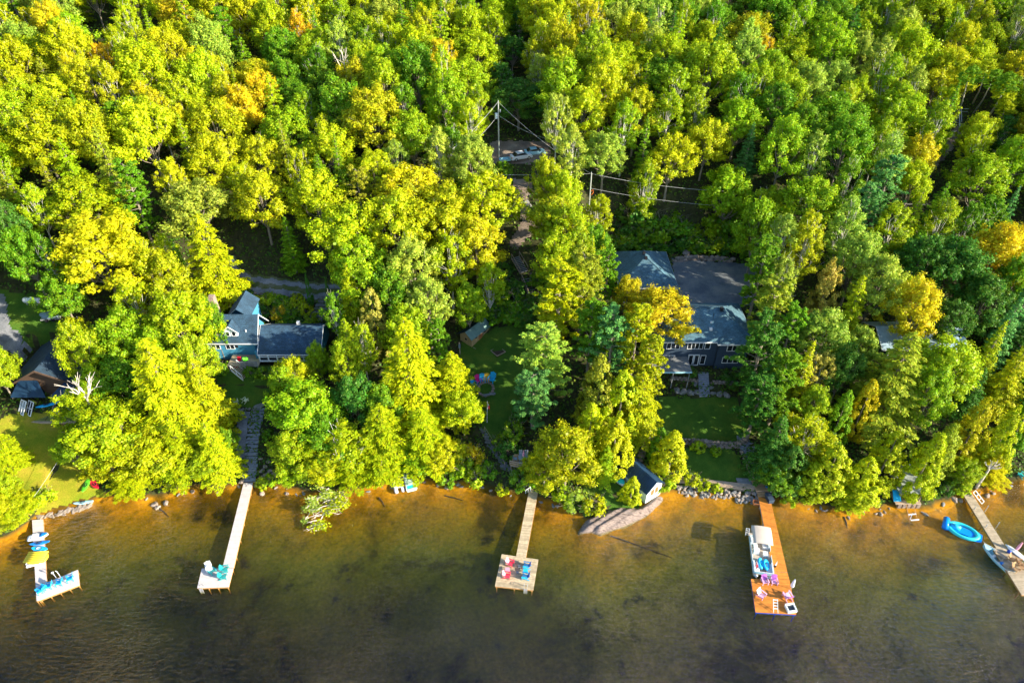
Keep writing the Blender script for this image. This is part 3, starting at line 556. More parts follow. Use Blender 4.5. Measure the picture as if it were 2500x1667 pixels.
# ---------------------------------------------------------------- the forest on the hillside
PROT=[[(545,890),(665,890),(655,1170),(590,1170),(545,1050)],[(545,640),(600,655),(800,690),(800,725),(600,720),(550,690)],[(1200,325),(1345,325),(1345,415),(1200,415)],[(1200,262),(1238,262),(1232,400),(1195,400)],[(1225,425),(1300,440),(1300,560),(1270,600),(1235,470)],
[(1500,595),(1840,600),(1850,1060),(1600,1060),(1600,850),(1500,780)],[(1430,415),(1458,415),(1455,500),(1430,500)],[(480,735),(800,720),(800,900),(480,900)],[(1240,630),(1320,630),(1320,760),(1240,760)],[(0,700),(145,720),(150,1000),(0,1000)],
[(2330,285),(2370,285),(2370,320),(2270,440),(2235,440),(2320,320)],[(2370,190),(2460,190),(2400,300),(2330,290)],[(1140,780),(1320,780),(1310,1200),(1140,1100)],[(1480,560),(1840,560),(1840,600),(1480,600)],[(215,5),(275,5),(275,50),(215,50)],[(2125,785),(2335,785),(2335,850),(2125,850)]]
COLPTS=[(255,170,'or',70),(85,415,'gd',70),(620,250,'gd',90),(745,110,'or',60),(875,240,'gd',70),(100,60,'gd',60),(420,130,'yw',80),(790,330,'yw',60),(1860,115,'or',60),(1800,105,'gd',50),(2300,160,'gd',60),(1380,60,'yg',60),(1490,90,'yw',40),(2360,20,'yg',80),(700,440,'yw',60),(340,430,'yw',80),(2480,170,'yw',60),(1330,520,'yw',60),(1670,340,'yw',70),(1460,320,'br',40),(1100,60,'yg',60),(1080,160,'gd',40),(2140,150,'pl',90),(2000,230,'pl',70),(1300,180,'pl',50),(1700,60,'pl',70),(1600,100,'pl',60)]
occ=[(t['x'],t['y'],t['w']*.42) for t in TREES if t['k']!='shrub']
rr=random.Random(5); cand=[]
for _ in range(42000):
    y=rr.uniform(76,232); x=rr.uniform(-1,1)*(y*.92+32); cand.append((x,y))
nfill=0
for x,y in cand:
    d=y-float(np.interp(x,_sx,_sy))
    if d<6: continue
    base=H(x,y); px,py,dz=PR((x,y,base+10)); 
    if px<-420 or px>2920: continue
    if any(inpoly(x,y,c) for c in CLEAR): continue
    rnd=rr.random(); right=(px-900)/1600
    if rnd<.58-.20*right: k='maple'
    elif rnd<.73: k='oak'
    elif rnd<.86: k='birch'
    elif rnd<.93: k='poplar' if right>.1 else 'maple'
    elif rnd<.96: k='hemlock'
    elif rnd<.98: k='spruce'
    else: k='pine'
    h={'maple':rr.uniform(12,17),'oak':rr.uniform(12,16),'birch':rr.uniform(12,16),'poplar':rr.uniform(14,18),'hemlock':rr.uniform(12,17),'spruce':rr.uniform(11,16),'pine':rr.uniform(13,18)}[k]
    wd={'maple':rr.uniform(8.8,13),'oak':rr.uniform(8,11),'birch':rr.uniform(5.5,7.5),'poplar':rr.uniform(5.5,7),'hemlock':rr.uniform(6.5,8),'spruce':rr.uniform(4,5),'pine':rr.uniform(6,7.5)}[k]
    if d<40: h*=.75; wd*=.8
    ok=True
    for (ox,oy,orad) in occ:
        m=(orad+wd*.31)
        if (x-ox)**2+(y-oy)**2<m*m: ok=False;break
    if not ok: continue
    tx,ty,tz=PR((x,y,base+h)); bx0,by0,_z=PR((x,y,base+2)); cx,cy,cz=PR((x,y,base+h*.55)); wp=wd/2*FPX/cz
    for pl in PROT:
        for qx,qy in ((tx,ty),(cx,cy),(bx0,by0),(cx-wp*.8,cy),(cx+wp*.8,cy),(cx,(ty+cy)/2),(cx-wp*.5,cy-wp*.5),(cx+wp*.5,cy-wp*.5),(cx,cy+wp*.4)):
            if inpoly(qx,qy,pl): ok=False;break
        if not ok: break
    if not ok: continue
    occ.append((x,y,wd*.37))
    c=None
    for qx,qy,cc,rad in COLPTS:
        if (cx-qx)**2+(cy-qy)**2<rad*rad*.30 and k in('maple','oak','birch','poplar'): c=cc
    if c is None:
        u=rr.random(); fld=.5+.28*math.sin(x*.07+1.3*math.sin(y*.05))+.22*math.sin(y*.11+x*.03+2)-.10+.18*(1-px/1250 if px<1250 else -(px-1250)/2500)
        if k in('hemlock','spruce','pine'): c=rr.choice(['gr','lg','ol','gr'] if px<1300 else ['gr','tl','dk','lg'])
        elif k=='poplar': c='pl' if u<.5 else 'lg'
        else:
            v_=fld+rr.gauss(0,.13)
            c='yw' if v_>.86 else 'yg' if v_>.42 else 'lg' if v_>.12 else 'gr'
            if u>.982: c='gd'
            elif u<.07: c='pl'
    for qx,qy,ra_,rb_ in ((1255,170,48,150),(2425,260,80,75),(240,25,45,40),(300,300,40,45),(1040,520,0,0)):  # deep shade of the canopy gaps put into leaf colour, trees lowered too
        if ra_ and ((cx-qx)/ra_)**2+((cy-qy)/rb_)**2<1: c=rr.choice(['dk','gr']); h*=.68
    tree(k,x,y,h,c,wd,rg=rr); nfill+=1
from collections import Counter; print('fill trees',nfill,Counter(q['k'] for q in TREES if -40<PR((q['x'],q['y'],q['z']+q['h']*.6))[0]<2540))
# undergrowth
ug=np.random.default_rng(3); n_=180000; uy=55+ug.uniform(0,1,n_)**1.25*160; ux=ug.uniform(-1,1,n_)*(uy*.92+30)
d=uy-np.interp(ux,_sx,_sy); cl=(np.sin(ux*.9+np.sin(uy*.7)*2)*np.sin(uy*.8+1.3*np.sin(ux*.5)))
keep=(d>.8); ux,uy,cl=ux[keep],uy[keep],cl[keep]
for poly in CLEAR:
    pp=np.array(poly); x0,y0=pp.min(0); x1,y1=pp.max(0)
    near=np.where((ux>x0)&(ux<x1)&(uy>y0)&(uy<y1))[0]; bad=[i for i in near if inpoly(ux[i],uy[i],poly)]
    k=np.ones(len(ux),bool); k[bad]=False; ux,uy,cl=ux[k],uy[k],cl[k]
for (x0,x1),(y0,y1),z_,f_ in PADS[1:]:
    k=~((ux>x0)&(ux<x1)&(uy>y0)&(uy<y1)); ux,uy,cl=ux[k],uy[k],cl[k]
hz=Hn(ux,uy)+ug.uniform(.05,1,len(ux))*(.35+.75*np.clip(cl,0,1))
v,f=quads_from(np.stack([ux,uy,hz],1),ug.normal(size=(len(ux),3))*.5+np.array([0,-.2,.8]),ug.uniform(.3,.65,len(ux)),ug.uniform(.2,.45,len(ux)),ug)
M_under=LEAF
o=bpy.data.objects.new('undergrowth',npmesh('undergrowth',v,f,M_under)); C.objects.link(o); o.color=(.10,.20,.02,1); struct(o,'low green undergrowth between the trees','stuff')
# ================================================================= THINGS
def decking(name,label,cat,px,z,n,m,th=.06,gap=.02,posts=((0,0),(1,0),(1,1),(0,1),(0,.5),(1,.5)),fm=None,zb=-.55,group=None,skirt=.22):
    """px = corners a,b (one end) and c,d (other end): planks run a-b"""
    a,b,c,d=[P(*q,z) if len(q)==2 else Vector(q) for q in px]; t=T(name,label,cat,(a.x,a.y,z),0,group)
    mb=MB(); g=gap/max((d-a).length,.1)
    for i in range(n):
        t0,t1=i/n+g/2,(i+1)/n-g/2; j=random.uniform(0,.008)
        q=[a.lerp(d,t0),b.lerp(c,t0),b.lerp(c,t1),a.lerp(d,t1)]
        q=[v+Vector((0,0,j)) for v in q]; 
        if (q[1]-q[0]).cross(q[3]-q[0]).z<0: q=q[::-1]
        mb.slab(q,th)
    mb.build('deck_boards',m,t,True)
    fr=MB(); o=Vector((0,0,-th-skirt/2-.003)); cs=[v+o for v in (a,b,c,d)]
    cen=(cs[0]+cs[1]+cs[2]+cs[3])/4; cs=[v+(cen-v).normalized()*.06 for v in cs]
    for i in range(4): fr.beam(cs[i],cs[(i+1)%4],.07,skirt)
    fr.build('frame',fm or M_frame,t,True)
    for u,v in posts:
        p=a.lerp(b,.04+.92*u).lerp(d.lerp(c,.04+.92*u),.03+.94*v); gz=min(H(p.x,p.y)-.2,zb if H(p.x,p.y)<zb else 9)
        MB().tube([(p.x,p.y,gz),(p.x,p.y,z-th-.01)],.06,7).build('post',fm or M_frame,t,True)
    return t,(a,b,c,d)
# adirondack chair, facing -y locally
def adirondack(name,label,ms,mb_=None):
    t=T(name,label,'chair'); mb_=mb_ or ms
    s=MB()
    for k in range(5):
        y0=-.30+k*.115; zz=.36-.022*k; s.hexa([(-.27,y0,zz-.02),(.27,y0,zz-.02),(.27,y0+.1,zz-.045),(-.27,y0+.1,zz-.045)],[(-.27,y0,zz),(.27,y0,zz),(.27,y0+.1,zz-.025),(-.27,y0+.1,zz-.025)])
    s.build('seat',ms,t)
    b=MB()
    for k in range(5):
        x=-.22+k*.11; tp=1.02-.10*abs(k-2)**1.3*.5; w0,w1=.05,.062; xt=x*1.25
        b.hexa([(x-w0,.22,.27),(x+w0,.22,.27),(x+w0,.25,.27),(x-w0,.25,.27)],[(xt-w1,.52,tp),(xt+w1,.52,tp),(xt+w1,.55,tp),(xt-w1,.55,tp)])
    b.beam((-.28,.41,.62),(.28,.41,.62),.03,.07); b.build('backrest',mb_,t)
    for sgn in (-1,1):
        MB().hexa([(sgn*.33-.07,-.38,.555),(sgn*.33+.07,-.38,.555),(sgn*.33+.05,.42,.555),(sgn*.33-.05,.42,.555)],[(sgn*.33-.07,-.38,.58),(sgn*.33+.07,-.38,.58),(sgn*.33+.05,.42,.58),(sgn*.33-.05,.42,.58)]).build('armrest',ms,t)
        MB().beam((sgn*.31,-.32,0),(sgn*.31,-.32,.553),.09,.03).build('leg',ms,t)
        MB().beam((sgn*.29,-.36,.34),(sgn*.29,.55,.03),.03,.11).build('leg',ms,t)
    return t
PROTO={}
def chair(px,z,rz,label,ms,mb_=None,group=None,sc=1.12):
    p=P(*px,z) if z is not None else G(*px)
    if z is None: p.z+=.07
    k=(ms.name,(mb_ or ms).name)
    if k not in PROTO: t=adirondack('adirondack_chair',label,ms,mb_); PROTO[k]=t; t.location=p; t.rotation_euler=(0,0,R(rz)); t.scale=(sc,)*3
    else: t=dup(PROTO[k],p,R(rz),label,scale=(sc,)*3)
    if group: t['group']=group
    return t
def ladder(px,z,label,rz=0,down=.9,up=.7,m=M_steel,w=.42):
    p=P(*px,z); t=T('dock_ladder',label,'ladder',p,R(rz))
    for s_ in (-1,1): MB().tube([(s_*w/2,.45,0),(s_*w/2,.42,up),(s_*w/2,.05,up+.05),(s_*w/2,-.06,up-.2),(s_*w/2,-.10,-down)],.028,6).build('rail',m,t)
    for k in range(4): MB().box(-w/2,w/2,-.16,-.04,-down+.12+k*.27,-down+.16+k*.27).build('rung',m,t)
    return t
def hull(L,W,D,n=14,m=9,rock=.12,pb=.55,ps=.55,open_=True,flat=.35):
    """canoe / rowboat shell with open top: returns MB; bow towards +y"""
    mb=MB(); rings=[]
    for side in (0,1):
        pass
    def ring(t,th):
        u=2*t-1; wd=W/2*(1-abs(u)**(2.2))**(pb if u>0 else ps) if abs(u)<1 else 0; sheer=D*(1+rock*abs(u)**2.5)
        out=[]
        for k in range(m):
            a=-math.pi/2+math.pi*k/(m-1) ; x=math.sin(a); zc=math.cos(a)
            out.append((x*(max(wd,.02)-th),u*L/2*(1-th*.2),sheer*(1-abs(zc)**.6*(1-.0))+ (th if abs(zc)>.05 else 0)))
        return out
    O=[ring(i/(n-1)*.998+.001,0) for i in range(n)]; I=[ring(i/(n-1)*.998+.001,.035) for i in range(n)]
    vs=[v for r in O for v in r]+[v for r in I for v in r]; fs=[]; off=n*m
    for i in range(n-1):
        for k in range(m-1):
            fs.append((i*m+k,(i+1)*m+k,(i+1)*m+k+1,i*m+k+1)); fs.append((off+i*m+k,off+i*m+k+1,off+(i+1)*m+k+1,off+(i+1)*m+k))
        for k in (0,m-1): fs.append((i*m+k,off+i*m+k,off+(i+1)*m+k,(i+1)*m+k))
    return mb.add(vs,fs)
def kayak(name,label,loc,rz,m,L=3.0,W=.72,cat='kayak',tilt=(0,0),seatm=None):
    t=T(name,label,cat,loc,rz); t.rotation_euler=(tilt[0],tilt[1],rz)
    rings=[]
    for i in range(15):
        u=-1+2*i/14; w_=W/2*max(.03,(1-abs(u)**2.4))**.75; hh=.16*(1-.3*abs(u)**3)+.02; dk=.05*(1-u*u); z0=.14*abs(u)**3
        rings.append([(w_*math.cos(a),u*L/2,z0+.17+(hh*(math.sin(a)) if math.sin(a)<0 else dk*1.8*math.sin(a)+.02)) for a in [2*math.pi*k/12 for k in range(12)]])
    MB().loft(rings).build('hull',m,t,smooth=True)
    c=MB(); c.torus((0,-.15,.285),.30,.03,18,6,sx=.75,sy=1.35); c.build('cockpit_rim',M_black,t,smooth=True)
    MB().box(-.17,.17,-.42,.10,.262,.276).build('seat',seatm or M_black,t)
    return t
def flagpole(px,h,label,lean=(0,0)):
    p=G(*px); t=T('flagpole',label,'flagpole',p); t.rotation_euler=(lean[0],lean[1],0)
    MB().tube([(0,0,-.2),(0,0,h)],[.045,.03],8).build('pole',M_white,t)
    MB().blob((0,0,h+.06),(.07,.07,.07),random,1,0).build('finial',M_white,t)
    flag(t,h-.1,1.5,.9)
    return t
def flag(t,z,hl,wd,x0=.04):
    """limp maple-leaf flag hanging down a pole, furled in folds"""
    f=None
    for name,m,u0,u1 in (('flag',M_flagred,0,.25),('flag_band',M_flagwhite,.25,.75),('flag_band',M_flagred,.75,1.0)):
        mb=MB(); vs=[];nn=9
        for j in range(nn):
            for i in range(5):
                u=u0+(u1-u0)*i/4; v=j/(nn-1); x=x0+wd*u*.30+.05*math.sin(u*14+v*2); y=.10*math.sin(u*16+v*3)
                vs.append((x,y,z-v*hl*.62-u*hl*.55))
        fs=[(j*5+i,j*5+i+1,(j+1)*5+i+1,(j+1)*5+i) for j in range(nn-1) for i in range(4)]
        mb.add(vs,fs); o=mb.build(name,m,f or t); f=f or o
    lf=MB(); pts=[]; c=(x0+wd*.15,z-.5*hl*.62-.5*hl*.55)
    for k in range(22):
        a=2*math.pi*k/22; r_=.15 if k%2==0 else .085; pts.append((c[0]+math.cos(a)*r_*.55,-.14,c[1]+math.sin(a)*r_))
    lf.add(pts,[tuple(range(22))]); lf.build('flag_leaf',M_flagred,f)
M_flagred=paint('flag_red',(.75,.01,.03),.8); M_flagwhite=paint('flag_white',(.85,.85,.85),.8)
def boulder(loc,r,label,group,seed,m=None,name='boulder',cat='boulder'):
    rn=random.Random(seed); o=MB().blob((0,0,0),r,rn,2,.22).build(name,m or M_stone); o.location=loc; o.rotation_euler=(0,0,rn.uniform(0,6)); return tag(o,label,cat,group)
# ---- dock 1: L-shaped pale dock at left
decking('dock_walkway','straight pale walkway of the L-shaped dock at far left','dock',[(78,1269),(104.5,1267),(113.5,1421),(86.5,1425)],.5,44,M_dockwhite,fm=M_frame,group=None)
decking('dock_platform','pale angled end platform of the far left dock, with blue chairs','dock',[(113.5,1422),(86.5,1426),(89,1466),(95,1465)],.5,5,M_dockwhite)
decking('dock_platform','long pale arm of the far left dock, slanting right','dock',[(95,1465),(114,1422),(190,1390),(194,1427)],.5,22,M_dockwhite,posts=((0,0),(0,.25),(0,.5),(0,.75),(0,1),(1,1)))
p=P(94,1311,.5); t=T('pedal_boat','white and blue pedal boat on the left dock walkway','boat',p,R(-72))
rb=MB().loft([[(w_*math.cos(a),u*1.25,.2+.17*math.sin(a)*(1.1-.3*abs(u))) for a in [2*math.pi*k/12 for k in range(12)]] for u,w_ in ((-1,.45),(-.8,.55),(0,.62),(.6,.5),(.9,.28),(1,.08))]); rb.build('hull',M_white,t,smooth=True)
for s_ in (-1,1): MB().box(s_*.26-.16,s_*.26+.16,-.7,-.1,.33,.44).build('seat',M_white,t)
MB().loft([[(w_*math.cos(a),y,.38+.06*math.sin(a)) for a in [2*math.pi*k/10 for k in range(10)]] for y,w_ in ((.3,.35),(.6,.4),(.95,.25),(1.2,.08))]).build('bow_cover',M_blue,t,smooth=True)
kayak('kayak','slim blue kayak lying across the left dock, in the middle of three boats',P(98,1327,.5),R(-78),M_blue,2.6,.6)
kayak('kayak','wide blue sit-on kayak with white seat, nearest to the yellow float',P(98,1341,.5),R(-95),M_azure,2.3,.85,seatm=M_white)
# yellow inflatable slide float
t=T('inflatable_raft','yellow ribbed inflatable raft stacked across the left dock','inflatable',P(92,1364,.62),R(3)); t.scale=(.78,.78,.8)
rb=MB()
for k in range(6): rb.tube([(-1.65,-.95+k*.37,.62),(1.6,-.95+k*.37,.62)],.17,10)
rb.build('ribbed_top',M_yellow,t,smooth=True)
bx=MB(); bx.torus((0,0,.25),1.0,.26,28,10,sx=1.45,sy=1.05); bx.build('side_tube',M_yellow,t,smooth=True)
MB().box(-1.35,1.0,-1.25,.6,.16,.30).build('white_base',M_white,t)
t2=MB().hexa([(-1.0,-1.75,.0),(1.1,-1.1,.0),(1.2,-.3,0),(-1.2,-.3,0)],[(-1.0,-1.75,.3),(1.1,-1.1,.3),(1.2,-.3,.3),(-1.2,-.3,.3)]).build('skirt',M_white,t)
g='blue deck chairs on the left dock'
def lowchair(px,rz,label):
    if 'low' in PROTO: q=dup(PROTO['low'],P(*px,.5),R(rz),label)
    else:
        q=T('deck_chair',label,'chair',P(*px,.5),R(rz)); PROTO['low']=q
        MB().box(-.3,.3,-.3,.28,.36,.41).build('seat',M_azure,q); MB().hexa([(-.3,.26,.38),(.3,.26,.38),(.3,.32,.38),(-.3,.32,.38)],[(-.3,.5,1.0),(.3,.5,1.0),(.3,.55,1.0),(-.3,.55,1.0)]).build('backrest',M_azure,q)
        for s_ in (-1,1):
            MB().box(s_*.34-.05,s_*.34+.05,-.32,.4,.56,.6).build('armrest',M_azure,q)
            for y in (-.28,.34): MB().beam((s_*.34,y,0),(s_*.34,y,.56),.05).build('leg',M_azure,q)
    q['group']=g; q.scale=(1.1,)*3; return q
lowchair((172,1416),-60,'blue deck chair nearest the tip of the left dock'); lowchair((146,1426),-75,'blue deck chair, second from the tip of the left dock'); lowchair((121,1434),-75,'blue deck chair, third from the tip of the left dock')
lowchair((106,1440),-110,'blue deck chair at the corner of the left dock, right one of the pair'); lowchair((99,1446),-40,'blue deck chair at the corner of the left dock, leftmost')
t=T('mooring_posts','pair of white mooring hoops behind the long arm of the left dock','post',P(141,1407,.5),R(20))
for s_ in (-1,1): MB().tube([(s_*.25,0,-1),(s_*.25,0,1.1),(s_*.12,0,1.2)],.04,7).build('post',M_white,t)
MB().box(-.4,-.15,-.05,.05,.9,1.1).build('cap',M_white,t)
# ---- dock 2: long white dock
decking('dock_walkway','long white walkway of the second dock from the left','dock',[(594.6,1179),(617,1178),(570,1385),(543.5,1384)],.55,95,M_dockwhite,posts=[(u,v) for v in (.1,.3,.5,.7,.9) for u in (0,1)])
decking('dock_platform','white square end platform of the second dock from the left','dock',[(492.5,1387),(569.5,1386),(558,1432),(481,1435)],.55,20,M_dockwhite,posts=[(u,v) for v in (0,1) for u in (0,.33,.66,1)])
ladder((491,1437),.55,'white ladder at the near left corner of the white dock',0)
chair((519,1397),.55,60,'teal adirondack chair on the white dock under the white towel chair',M_teal,M_white); chair((512,1390),.55,30,'white high-backed chair on the white dock platform',M_white)
chair((551,1392),.55,100,'teal chair, upper of two at the right edge of the white dock',M_teal); chair((547,1410),.55,100,'teal chair, lower of two at the right edge of the white dock',M_teal)
# flagstone stairs, left
t=T('stone_stairs','long flight of flagstone steps from the cottage lawn to the white dock','stairs',G(606,1172))
path=[(606,1172,588,626),(612,1130,594,630),(616,1085,600,632),(620,1040,606,638),(632,1000,614,648)]
for k in range(20):
    u=k/19*(len(path)-1); i=min(int(u),len(path)-2); f=u-i; q=[path[i][j]*(1-f)+path[i+1][j]*f for j in range(4)]
    a=G(q[2],q[1]); b_=G(q[3],q[1]); c_=(a+b_)/2; z=c_.z+.12; w2=(b_-a).length/2*random.uniform(.85,1.05)
    MB().prism([(c_.x-w2,c_.y-.24),(c_.x-w2*.4,c_.y-.3),(c_.x+w2*.5,c_.y-.26),(c_.x+w2,c_.y-.2),(c_.x+w2*.95,c_.y+.26),(c_.x,c_.y+.3),(c_.x-w2*.96,c_.y+.24)],z-.3,z+random.uniform(0,.06)).build('step',M_step,t,True)
for k,(cx,cy,r_) in enumerate([(590,1176,.6),(640,1168,.5),(652,1160,.6),(668,1158,.5),(660,1150,.45),(675,1162,.4),(586,1164,.4),(640,1150,.5),(628,1185,.55),(580,1150,.35),(648,1140,.45),(655,1128,.4),(636,1120,.35)]):
    p=G(cx,cy); boulder((p.x,p.y,p.z+.1),(r_,r_*.75,r_*.45),'weathered grey boulder at the foot of the flagstone steps','boulders at the foot of the flagstone steps',k,M_stonetan)
p=G(632,992); boulder((p.x,p.y,p.z+.05),(1.1,.8,.18),'flat pale slab at the top of the flagstone steps',None,55,M_stone,'stone_slab','slab')
for k in range(6):
    p=G(585+k*8,1000+random.uniform(-1,1)); boulder((p.x,p.y,p.z+.1),(.3,.22,.2),'small edging stone at the top of the gravel bank','edging stones above the gravel bank',80+k,M_stone,'edging_stone','stone')
g='cream adirondack chairs on the cottage lawn'
chair((577,985),None,-150,'cream adirondack chair on the cottage lawn, left of the pair',M_cream,group=g,sc=1.05); chair((600,981),None,150,'cream adirondack chair on the cottage lawn, right of the pair',M_cream,group=g,sc=1.05)
flagpole((545,985),5.6,'tilted flagpole with limp red and white flag by the cottage lawn',(0,R(-8))); flagpole((1189,1032),4.6,'white flagpole with limp red and white flag below the fire pit',(0,R(2)))
p=G(558,903); q=MB(); hh=hull(3.6,.8,.36); t=T('canoe','red canoe lying in the shade left of the cottage stairs','canoe',(p.x,p.y,p.z+.15),R(-70)); hh.build('hull',M_red,t,smooth=True); MB().box(-.36,.36,.7,.9,.26,.3).build('thwart',M_timber,t); MB().box(-.36,.36,-.9,-.7,.26,.3).build('thwart',M_timber,t)
# ---- dock 3: weathered dock with square platform
decking('dock_walkway','weathered wooden walkway of the middle dock','dock',[(1294,1184),(1316,1186),(1283.5,1361),(1260,1358)],.6,75,M_dockgrey,posts=[(u,v) for v in (.1,.4,.7,.95) for u in (0,1)])
decking('dock_platform','square weathered wooden platform of the middle dock with red and blue chairs','dock',[(1225,1352),(1314.5,1365),(1302,1440),(1208,1430)],.62,40,M_dockgrey,posts=[(u,v) for v in (0,1) for u in (0,.5,1)],gap=.03)
ladder((1283,1438),.62,'metal ladder at the near edge of the middle dock',-8)
chair((1246,1378),.62,65,'red adirondack chair with pink back, upper of two on the middle dock',M_pinkred,M_pink); chair((1238,1408),.62,80,'red adirondack chair with pink back, lower of two on the middle dock',M_pinkred,M_pink)
chair((1285,1384),.62,-100,'bright blue adirondack chair, upper of two on the middle dock',M_azure,M_navyblue); chair((1282,1410),.62,-100,'bright blue adirondack chair, lower of two on the middle dock',M_azure,M_navyblue)
def smalltable(px,z,m,label,s_=.5,h=.45,rz=8):
    t=T('side_table',label,'table',P(*px,z),R(rz)); MB().box(-s_/2,s_/2,-s_/2,s_/2,h-.04,h).build('table_top',m,t)
    for a in (-1,1):
        for b in (-1,1): MB().box(a*s_*.4-.03,a*s_*.4+.03,b*s_*.4-.03,b*s_*.4+.03,0,h-.04).build('leg',m,t)
    return t
smalltable((1239,1394),.62,M_pink,'pink side table between the two red chairs',.6); smalltable((1283,1397),.62,M_azure,'blue side table between the two blue chairs',.6)
smalltable((1268,1385),.62,M_greywood,'small dark stool in the middle of the dock, upper one',.35,.35); smalltable((1264,1400),.62,M_greywood,'small dark stool in the middle of the dock, lower one',.35,.35)
# lounge deck above dock 3
dz=3.0
decking('lounge_deck','raised timber deck with patio furniture above the middle dock','deck',[(1245,1134),(1304,1146),(1316,1115),(1256,1108)],dz,22,M_landing,posts=((0,0),(1,0),(.5,0),(1,1),(0,1)),fm=M_timber,zb=9)
a,b_=P(1245,1134,dz),P(1304,1146,dz); t=T('deck_railing','timber railing along the near edge of the lounge deck','railing',a)
for k in range(4):
    p=a.lerp(b_,k/3); MB().beam(p,p+Vector((0,0,.95)),.1).build('post',M_timber,t,True)
for z in (.9,.5): MB().beam(a+Vector((0,-.07,z)),b_+Vector((0,-.07,z)),.05,.10).build('rail',M_timber,t,True)
t=T('patio_table','grey patio table with a folded pink parasol on the lounge deck','table',P(1278,1124,dz),R(10)); MB().box(-.75,.75,-.45,.45,.7,.74).build('table_top',M_greymetal,t)
for a in (-1,1):
    for b in (-1,1): MB().box(a*.68-.03,a*.68+.03,b*.4-.03,b*.4+.03,0,.7).build('leg',M_greymetal,t)
t=T('parasol','folded pink parasol standing in the patio table','parasol',P(1278,1124,dz)); MB().tube([(0,0,0),(0,0,2.3)],.025,6).build('pole',M_white,t)
MB().tube([(0,0,1.1),(0,0,1.35),(0,0,1.8),(0,0,2.3)],[.20,.18,.12,.03],9).build('canopy',M_pink,t)
for k,(dx,dy,rz) in enumerate([(-1.2,0,90),(1.2,.1,-90),(-.4,-.85,180),(.45,-.85,180),(-.4,.9,0),(.45,.9,0)]):
    lb=['grey patio chair at the left end of the lounge table','grey patio chair at the right end of the lounge table','grey patio chair, near left side of the lounge table','grey patio chair, near right side of the lounge table','grey patio chair, far left side of the lounge table','grey patio chair, far right side of the lounge table'][k]
    c0=P(1278,1124,dz)+Vector((dx,dy,0))
    if 'pat' not in PROTO:
        q=T('patio_chair',lb,'chair',c0,R(rz)); PROTO['pat']=q; MB().box(-.26,.26,-.26,.24,.42,.47).build('seat',M_greymetal,q); MB().hexa([(-.26,.24,.45),(.26,.24,.45),(.26,.28,.45),(-.26,.28,.45)],[(-.26,.34,.95),(.26,.34,.95),(.26,.38,.95),(-.26,.38,.95)]).build('backrest',M_greymetal,q)
        for a in (-1,1):
            for b in (-1,1): MB().box(a*.23-.02,a*.23+.02,b*.22-.02,b*.22+.02,0,.42).build('leg',M_greymetal,q)
    else: q=dup(PROTO['pat'],c0,R(rz),lb)
    q['group']='patio chairs on the lounge deck'
def flight(name,label,p0,p1,w,n,m,rails=True,rm=None,stringer=True,group=None,tread=.28):
    """straight wooden stair from p0 (low) to p1 (high)"""
    p0=Vector(p0);p1=Vector(p1); t=T(name,label,'stairs',p0,0,group); d=p1-p0; hd=Vector((d.x,d.y,0)).normalized(); s_=Vector((-hd.y,hd.x,0))*w/2
    for k in range(n):
        c=p0.lerp(p1,(k+.5)/n); q=[c-s_-hd*tread/2,c+s_-hd*tread/2,c+s_+hd*tread/2,c-s_+hd*tread/2]
        if (q[1]-q[0]).cross(q[3]-q[0]).z<0: q=q[::-1]
        MB().slab(q,.05).build('step',m,t,True)
    rm=rm or m
    for sg in (-1,1):
        if stringer: MB().beam(p0+s_*sg*1.06-Vector((0,0,.12)),p1+s_*sg*1.06-Vector((0,0,.12)),.05,.26).build('stringer',rm,t,True)
        if rails:
            MB().beam(p0+s_*sg*1.06+Vector((0,0,.92)),p1+s_*sg*1.06+Vector((0,0,.92)),.07,.10).build('handrail',rm,t,True)
            for u in (0.02,.5,.98):
                c=p0.lerp(p1,u)+s_*sg*1.06; MB().beam(c-Vector((0,0,.2)),c+Vector((0,0,.9)),.08).build('post',rm,t,True)
    return t
flight('deck_stairs','timber steps joining the lounge deck to the middle dock',P(1305,1182,.65),P(1308,1152,dz-.1),1.2,9,M_landing,rails=False,rm=M_timber)
flight('beach_stairs','small grey steps with handrail dropping left from the middle dock to the beach',(P(1281,1200,.1)),(P(1293,1192,.6)),.9,3,M_greywood,rails=True,rm=M_white)
# stone steps with rope rail
t=T('stone_stairs','crooked stone steps with a pole handrail left of the lounge deck','stairs',G(1240,1142))
rl=[(1178,1050),(1190,1072),(1202,1095),(1216,1112),(1228,1128),(1238,1146)]
for k in range(15):
    u=k/14*5; i=min(int(u),4); f=u-i; c_=G(rl[i][0]*(1-f)+rl[i+1][0]*f,rl[i][1]*(1-f)+rl[i+1][1]*f); w2=random.uniform(.5,.75)+(.35 if k>11 else 0); a=R(-30)+random.uniform(-.3,.3); ca,sa=math.cos(a),math.sin(a)
    MB().prism([(c_.x+x*w2*ca-y*.22*sa,c_.y+x*w2*sa+y*.22*ca) for x,y in ((-1,-1),(0,-1.2),(1,-.9),(1,1),(-.2,1.2),(-1,.9))],c_.z-.2,c_.z+.14).build('step',M_stone,t,True)
a,b_=G(1183,1052),G(1232,1140); MB().tube([a+Vector((0,0,1)),(a+b_)/2+Vector((.2,0,.9)),b_+Vector((0,0,1))],.035,6).build('handrail',M_timber,t,True)
for u in (0,.33,.66,1): c=a.lerp(b_,u); c.z=H(c.x,c.y); MB().tube([c,c+Vector((0,0,.98))],.04,6).build('post',M_timber,t,True)
